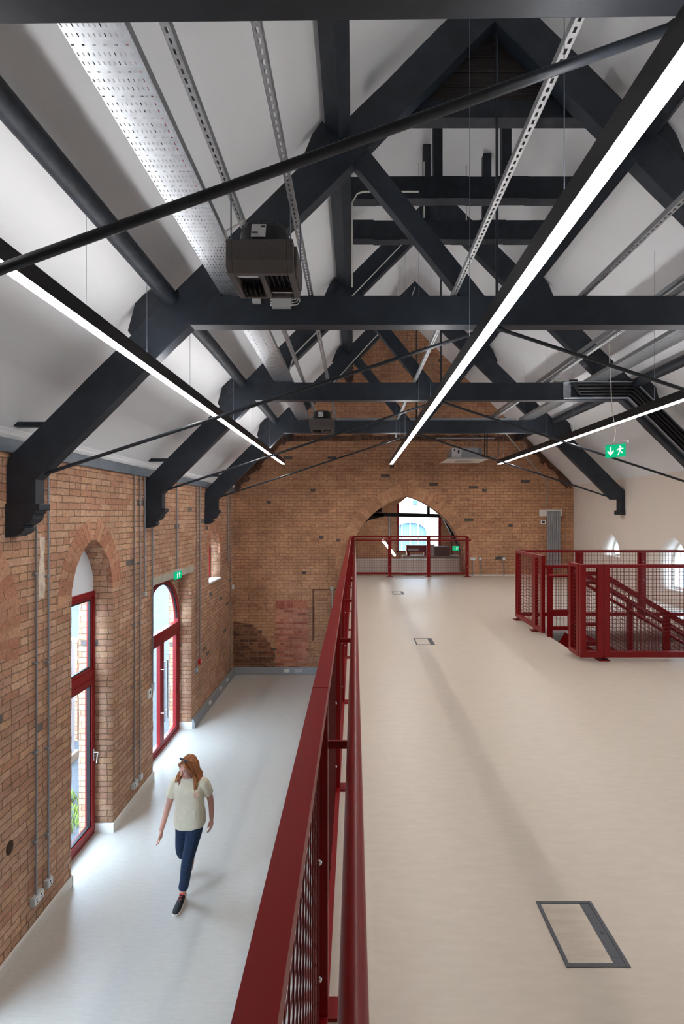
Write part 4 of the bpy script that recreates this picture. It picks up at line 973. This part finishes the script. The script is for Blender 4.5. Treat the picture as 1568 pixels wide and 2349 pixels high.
MB().box((-5.35, 8.6, -.06), (-5.05, 8.9, 2.1)).build('shaft', M('post_pale', srgb(200, 214, 228), .6), t, bevel=.01); MB().box((-5.4, 8.55, -.06), (-5.0, 8.95, .08)).build('foot', concrete, t)
o = MB().box((-9.5, 9.6, -.06), (-5.4, 9.8, 1.9)).build('yard_wall', brick); tag(o, 'low brick garden wall outside behind the pale post', 'wall')
mb = MB()
for k in range(420):
    x, y = -3.9-random.random()*.55, 6.7+random.random()*1.1; h = random.uniform(.03, .16); a = random.random()*PI; w = random.uniform(.008, .02)
    d = Vector((math.cos(a)*w, math.sin(a)*w, 0)); p = Vector((x, y, -.06)); tip = p+Vector((random.uniform(-.06, .06), random.uniform(-.06, .06), h))
    mb.add([p-d, p+d, tip], [(0, 1, 2)])
tag(mb.build('weeds', greenm), 'green weeds growing on the ground outside the tall door', 'weeds', kind='stuff')

# ------------------------------------------------------------------ the walking person
skin = M('skin', srgb(222, 168, 152), .55, var=.04, scale=10); hair_m = M('hair_ginger', srgb(168, 108, 66), .5, var=.35, scale=60, stretch=(1, 1, .15), bump=.4)
shirt_m = M('shirt_cream', srgb(232, 222, 198), .85, var=.04, scale=20, bump=.25, bscale=18); jean_m = M('jeans_navy', srgb(28, 48, 78), .85, var=.2, scale=40, bump=.3, bscale=30)
shoe_m = M('shoe_black', srgb(28, 30, 36), .7); sole_m = M('sole_white', srgb(232, 226, 214), .6); coral = M('laces_coral', srgb(240, 96, 84), .6)
def V(*a): return Vector(a)
PB = V(-1.89, 5.62, 0)
t = thing('person', (PB.x, PB.y, 0), 'person in cream t-shirt, navy jeans and black trainers walking across the lower floor', 'person')
sR, eR, wR = V(-2.035, 5.63, 1.295), V(-2.115, 5.60, 1.04), V(-2.145, 5.47, .845)     # arm at the left of the picture
sL, eL, wL = V(-1.725, 5.61, 1.295), V(-1.675, 5.72, 1.05), V(-1.655, 5.70, .83)
hR, kR, aR = V(-1.965, 5.66, .88), V(-1.985, 5.66, .49), V(-1.985, 6.0, .19)
hL, kL, aL = V(-1.82, 5.63, .88), V(-1.865, 5.50, .49), V(-1.925, 5.535, .10)
def limb(mb, pts, rs, n=12, sub=4):       # smooth tapering limb through the joints
    P = []; Q = []
    for i in range(len(pts)-1):
        p0 = pts[max(i-1, 0)]; p1 = pts[i]; p2 = pts[i+1]; p3 = pts[min(i+2, len(pts)-1)]
        for k in range(sub):
            u = k/sub
            P.append(.5*((2*p1)+(-p0+p2)*u+(2*p0-5*p1+4*p2-p3)*u*u+(-p0+3*p1-3*p2+p3)*u*u*u))
            a, b = rs[i], rs[i+1]; a = a if isinstance(a, tuple) else (a, a); b = b if isinstance(b, tuple) else (b, b)
            Q.append((a[0]*(1-u)+b[0]*u, a[1]*(1-u)+b[1]*u))
    P.append(pts[-1]); q = rs[-1]; Q.append(q if isinstance(q, tuple) else (q, q)); mb.tube(P, Q, n)
def rings(mb, rr, n=28):                  # stacked elliptical rings (x, y, z, rx, ry)
    vs = []; fs = []
    for (x, y, z, a, b) in rr:
        for j in range(n):
            an = 2*PI*j/n; c, s_ = math.cos(an), math.sin(an); e = 1/((abs(c)**2.4+abs(s_)**2.4)**(1/2.4))
            vs.append((x+a*c*e, y+b*s_*e, z))
    for i in range(len(rr)-1):
        for j in range(n): fs.append((i*n+j, i*n+(j+1)%n, (i+1)*n+(j+1)%n, (i+1)*n+j))
    fs.append(tuple(range(n))); fs.append(tuple((len(rr)-1)*n+j for j in range(n))); mb.add(vs, fs)
mb = MB()
rings(mb, [(-1.89, 5.65, .80, .13, .095), (-1.89, 5.65, .90, .155, .11), (-1.89, 5.64, 1.0, .13, .09), (-1.885, 5.63, 1.08, .125, .085), (-1.88, 5.62, 1.2, .14, .095), (-1.88, 5.62, 1.29, .155, .085), (-1.88, 5.62, 1.34, .10, .06), (-1.88, 5.61, 1.365, .05, .05)])
hc = V(-1.885, 5.565, 1.495)              # head centre, tipped forward and turned
limb(mb, [V(-1.88, 5.62, 1.32), V(-1.88, 5.60, 1.39), V(-1.883, 5.585, 1.44)], [.052, .047, .05])
hm = (Euler((math.radians(14), math.radians(6), math.radians(-28)), 'XYZ')).to_matrix()   # local -Y is the face
def H(x, y, z): return hc+hm @ V(x, y, z)
mb.ell(H(0, .012, .025), (.073, .090, .092), 20, 14, hm); mb.ell(H(0, -.020, -.045), (.056, .062, .068), 18, 12, hm); mb.ell(H(0, -.055, -.088), (.027, .022, .022), 12, 8, hm)
limb(mb, [H(0, -.080, .012), H(0, -.094, -.015), H(0, -.103, -.030)], [.007, .010, .012]); mb.ell(H(.010, -.092, -.034), (.009, .009, .007), 8, 6, hm); mb.ell(H(-.010, -.092, -.034), (.009, .009, .007), 8, 6, hm)
for sx in (-1, 1): mb.ell(H(sx*.074, .012, -.008), (.009, .017, .028), 10, 8, hm); mb.ell(H(sx*.040, -.060, -.022), (.022, .020, .02), 10, 8, hm)
mb.ell(H(0, -.078, .030), (.045, .012, .010), 12, 8, hm)
limb(mb, [sR+V(.05, 0, .01), sR, eR, wR], [.045, .045, .036, .024]); limb(mb, [sL-V(.05, 0, -.01), sL, eL, wL], [.045, .045, .036, .024])
limb(mb, [hR, kR, aR], [.078, .052, .034]); limb(mb, [hL, kL, aL], [.078, .052, .034])
limb(mb, [aL, aL+V(-.005, -.02, -.05), aL+V(-.01, -.12, -.07)], [.034, .036, .028]); limb(mb, [aR, aR+V(0, -.01, -.06), aR+V(.0, -.07, -.13)], [.034, .036, .028])
def hand(mb, w, d, side, s=1.0):          # w wrist, d pointing down the hand, side = towards the thumb
    d = d.normalized(); side = (side-d*side.dot(d)).normalized(); up = d.cross(side)
    limb(mb, [w-d*.02, w+d*.035, w+d*.08], [(.023, .023), (.034, .017), (.036, .014)] if 0 else [.022, .019, .016])
    for k in range(4):
        o_ = side*(.030-.020*k); b = w+d*.072+o_*.9; L_ = (.062, .070, .065, .050)[k]
        mb.tube([w+d*.02+o_*.55, b], [.013, .0115], 8)
        limb(mb, [b-d*.01, b+d*L_*.45+up*.010, b+d*L_*.85+up*.028, b+d*L_*.98+up*.042], [.0088, .0082, .0074, .006], 8, 3)
    b = w+d*.022+side*.022
    limb(mb, [w+d*.01+side*.008, b+side*.012+d*.008+up*.006, b+side*.024+d*.034+up*.014, b+side*.026+d*.058+up*.020], [.013, .0125, .0095, .0075], 8, 3)
hand(mb, wR, V(.0, -.045, -.18), V(.25, -.85, .1)); hand(mb, wL, V(.01, -.04, -.18), V(-.2, -.9, .1))
body = mb.build('body', skin, t)
rm = body.modifiers.new('remesh', 'REMESH'); rm.mode = 'VOXEL'; rm.voxel_size = .0042; rm.use_smooth_shade = True
sm = body.modifiers.new('smooth', 'SMOOTH'); sm.factor = .5; sm.iterations = 3
for sx in (-1, 1):
    e = MB().ell(H(sx*.030, -.078, .010), (.0125, .008, .0075), 10, 8, hm).build('eye', label_m, t, smooth=True)
    MB().ell(H(sx*.030, -.0845, .009), (.0055, .003, .0055), 8, 6, hm).build('iris', M('iris%d' % sx, srgb(60, 70, 70), .3), e, smooth=True)
    MB().tube([H(sx*.016, -.086, .028), H(sx*.032, -.086, .033), H(sx*.046, -.078, .028)], .003, 6).build('eyebrow', hair_m, t, smooth=True)
lp = M('lips', srgb(196, 110, 108), .5); MB().tube([H(-.022, -.072, -.060), H(-.010, -.081, -.057), H(0, -.083, -.058), H(.010, -.081, -.057), H(.022, -.072, -.060)], [.003, .005, .0045, .005, .003], 8).tube([H(-.018, -.074, -.064), H(0, -.083, -.068), H(.018, -.074, -.064)], [.003, .006, .003], 8).build('lips', lp, t, smooth=True)
# t-shirt
mb = MB()
rings(mb, [(-1.885, 5.64, .80, .170, .125), (-1.885, 5.64, .83, .178, .132), (-1.885, 5.64, .92, .176, .130), (-1.88, 5.63, 1.02, .158, .115), (-1.88, 5.62, 1.12, .158, .115), (-1.88, 5.62, 1.22, .170, .118), (-1.88, 5.62, 1.29, .176, .105), (-1.88, 5.62, 1.325, .155, .085), (-1.88, 5.615, 1.352, .095, .066), (-1.88, 5.61, 1.368, .062, .056)])
limb(mb, [sR+V(.09, 0, .0), sR+V(0, 0, .0), sR+(eR-sR)*.62], [.060, .063, .066]); limb(mb, [sL-V(.09, 0, .0), sL, sL+(eL-sL)*.62], [.060, .063, .066])
for k in range(9):                         # soft folds
    x = random.uniform(-.12, .12); z = random.uniform(.88, 1.2); limb(mb, [V(-1.88+x, 5.525+abs(x)*.25, z+.09), V(-1.88+x+.015, 5.512+abs(x)*.25, z), V(-1.88+x*.8, 5.52+abs(x)*.25, z-.10)], [.004, .013, .004], 8, 3)
sh = mb.build('t_shirt', shirt_m, t); rm = sh.modifiers.new('remesh', 'REMESH'); rm.mode = 'VOXEL'; rm.voxel_size = .008; rm.use_smooth_shade = True
sm = sh.modifiers.new('smooth', 'SMOOTH'); sm.factor = .5; sm.iterations = 4
MB().bar((-1.795, 5.506, 1.195), (-1.745, 5.522, 1.215), .004, .05).build('chest_print', M('print_peach', srgb(226, 186, 160), .8), sh)
# jeans
mb = MB(); rings(mb, [(-1.89, 5.65, .76, .135, .105), (-1.89, 5.65, .84, .165, .122), (-1.89, 5.65, .94, .16, .118), (-1.89, 5.645, .98, .14, .105)])
limb(mb, [hR+V(0, 0, .02), hR-V(0, 0, .12), kR, kR*.45+aR*.55, aR+V(0, -.01, .02)], [.095, .092, .066, .060, .052]); limb(mb, [hL+V(0, 0, .02), hL-V(0, .03, .12), kL, kL*.45+aL*.55, aL+V(0, .0, .055)], [.095, .092, .066, .058, .055])
jn = mb.build('jeans', jean_m, t); rm = jn.modifiers.new('remesh', 'REMESH'); rm.mode = 'VOXEL'; rm.voxel_size = .008; rm.use_smooth_shade = True
sm = jn.modifiers.new('smooth', 'SMOOTH'); sm.factor = .5; sm.iterations = 3
# shoes
def shoe(heel, toe, nrm, side):
    f = (toe-heel).normalized(); L_ = (toe-heel).length; n_ = nrm.normalized(); s_ = f.cross(n_)
    def ringset(prof):
        vs = []; fs = []; n = 14
        for (u, w, h, z) in prof:
            c = heel+f*L_*u+n_*z
            for j in range(n):
                an = 2*PI*j/n; vs.append(c+s_*w*math.cos(an)+n_*h*math.sin(an))
        for i in range(len(prof)-1):
            for j in range(n): fs.append((i*n+j, i*n+(j+1)%n, (i+1)*n+(j+1)%n, (i+1)*n+j))
        fs.append(tuple(range(n))); fs.append(tuple((len(prof)-1)*n+j for j in range(n))); return MB().add(vs, fs)
    up = ringset([(.0, .012, .020, .05), (.04, .030, .040, .058), (.20, .035, .052, .062), (.38, .036, .046, .056), (.6, .042, .032, .044), (.8, .043, .024, .036), (.94, .034, .018, .030), (1.0, .012, .010, .026)]).build('shoe', shoe_m, t, smooth=True)
    mb_ = MB(); prof = [(.0, .018), (.03, .030), (.2, .036), (.4, .036), (.65, .045), (.85, .045), (.96, .034), (1.02, .014)]
    top = []; 
    vs = []; n = len(prof)
    for z in (0, .024):
        for (u, w) in prof: vs.append(heel+f*L_*u+s_*w+n_*z)
        for (u, w) in reversed(prof): vs.append(heel+f*L_*u-s_*w+n_*z)
    m_ = 2*n; mb_.add(vs, [tuple(range(m_)), tuple(range(2*m_-1, m_-1, -1))]+[(i, (i+1)%m_, (i+1)%m_+m_, i+m_) for i in range(m_)]); mb_.build('sole', sole_m, up)
    for k in range(5):
        u = .40+.07*k; z = .103-.009*k-.004*k; c = heel+f*L_*u+n_*(z-.004); MB().tube([c-s_*.020, c+n_*.004+f*.006, c+s_*.020], .0035, 6).build('shoe_lace', coral, up, smooth=True)
    c = heel+f*L_*.30+n_*.112; MB().tube([c-s_*.024-n_*.006, c+n_*.004, c+s_*.024-n_*.006], .009, 8).build('tongue', coral, up, smooth=True)
    c = heel+f*L_*.98+n_*.014; MB().tube([c-s_*.024-f*.010, c+f*.006, c+s_*.024-f*.010], .008, 6).build('toe_bumper', coral, up, smooth=True)
shoe(V(-1.925, 5.575, .001), V(-1.945, 5.325, .001), V(0, 0, 1), 1)
shoe(V(-1.985, 6.075, .165), V(-1.985, 5.87, .014), V(0, .55, .83), 1)
# hair
mb = MB(); mb.ell(H(0, .026, .035), (.083, .098, .094), 20, 12, hm)
rnd = random.Random(3)
for k in range(190):
    a = PI*(-.02+1.04*rnd.random()) if k > 56 else (rnd.choice([-.12, 1.10])*PI+rnd.uniform(-.06, .06))   # around sides and back; 0 = +x, PI/2 = back
    c, s_ = math.cos(a), math.sin(a)
    top = H(rnd.uniform(-.03, .03), rnd.uniform(-.03, .05), .125); mid = H(.083*c, .02+.095*s_, .03); lowr = H(.094*c, .03+.095*s_, -.07)
    Lh = rnd.uniform(.18, .27); end = lowr+V(.02*c+rnd.uniform(-.015, .015), .02*s_+rnd.uniform(-.012, .02), -Lh+.07); m2 = lowr.lerp(end, .5)+V(.018*c+rnd.uniform(-.008, .008), .02*s_, 0)
    limb(mb, [top, mid, lowr, m2, end], [.006, .011, .011, .009, .003], 6, 3)
for k in range(16):                        # fringe swept to the sides
    sx = -1 if k % 2 else 1; u = k/16
    limb(mb, [H(0, -.02-.02*u, .120), H(sx*(.03+.02*u), -.072, .088-.01*u), H(sx*.070, -.052, .035), H(sx*.088, -.02, -.05), H(sx*.096, .0, -.14)], [.006, .010, .010, .010, .004], 6, 3)
for k in range(26):                        # loose locks swinging out over the shoulder towards the windows
    u = rnd.random(); e = V(-1.985-rnd.uniform(-.02, .035), 5.555+rnd.uniform(-.03, .05), 1.335-rnd.uniform(-.02, .04))
    p2 = H(-.098, .0+.05*u, -.05); limb(mb, [H(-.02, .02, .122), H(-.082, .01+.05*u, .03), p2, p2.lerp(e, .5)+V(-.016, 0, -.005), e], [.006, .010, .011, .010, .004], 6, 3)
hr = mb.build('hair', hair_m, t, smooth=True)
sg = MB()
for sx in (-1, 1): sg.ell(H(sx*.036, -.042, .128), (.028, .006, .019), 12, 8, hm)
sg.tube([H(-.012, -.046, .130), H(.012, -.046, .130)], .003, 6).tube([H(.064, -.04, .130), H(.084, .05, .05)], .0025, 6).tube([H(-.064, -.04, .130), H(-.084, .05, .05)], .0025, 6)
o = sg.build('sunglasses', M('glasses_dark', srgb(50, 60, 84), .15), smooth=True); tag(o, 'dark sunglasses pushed up on the walking person\'s hair', 'sunglasses')
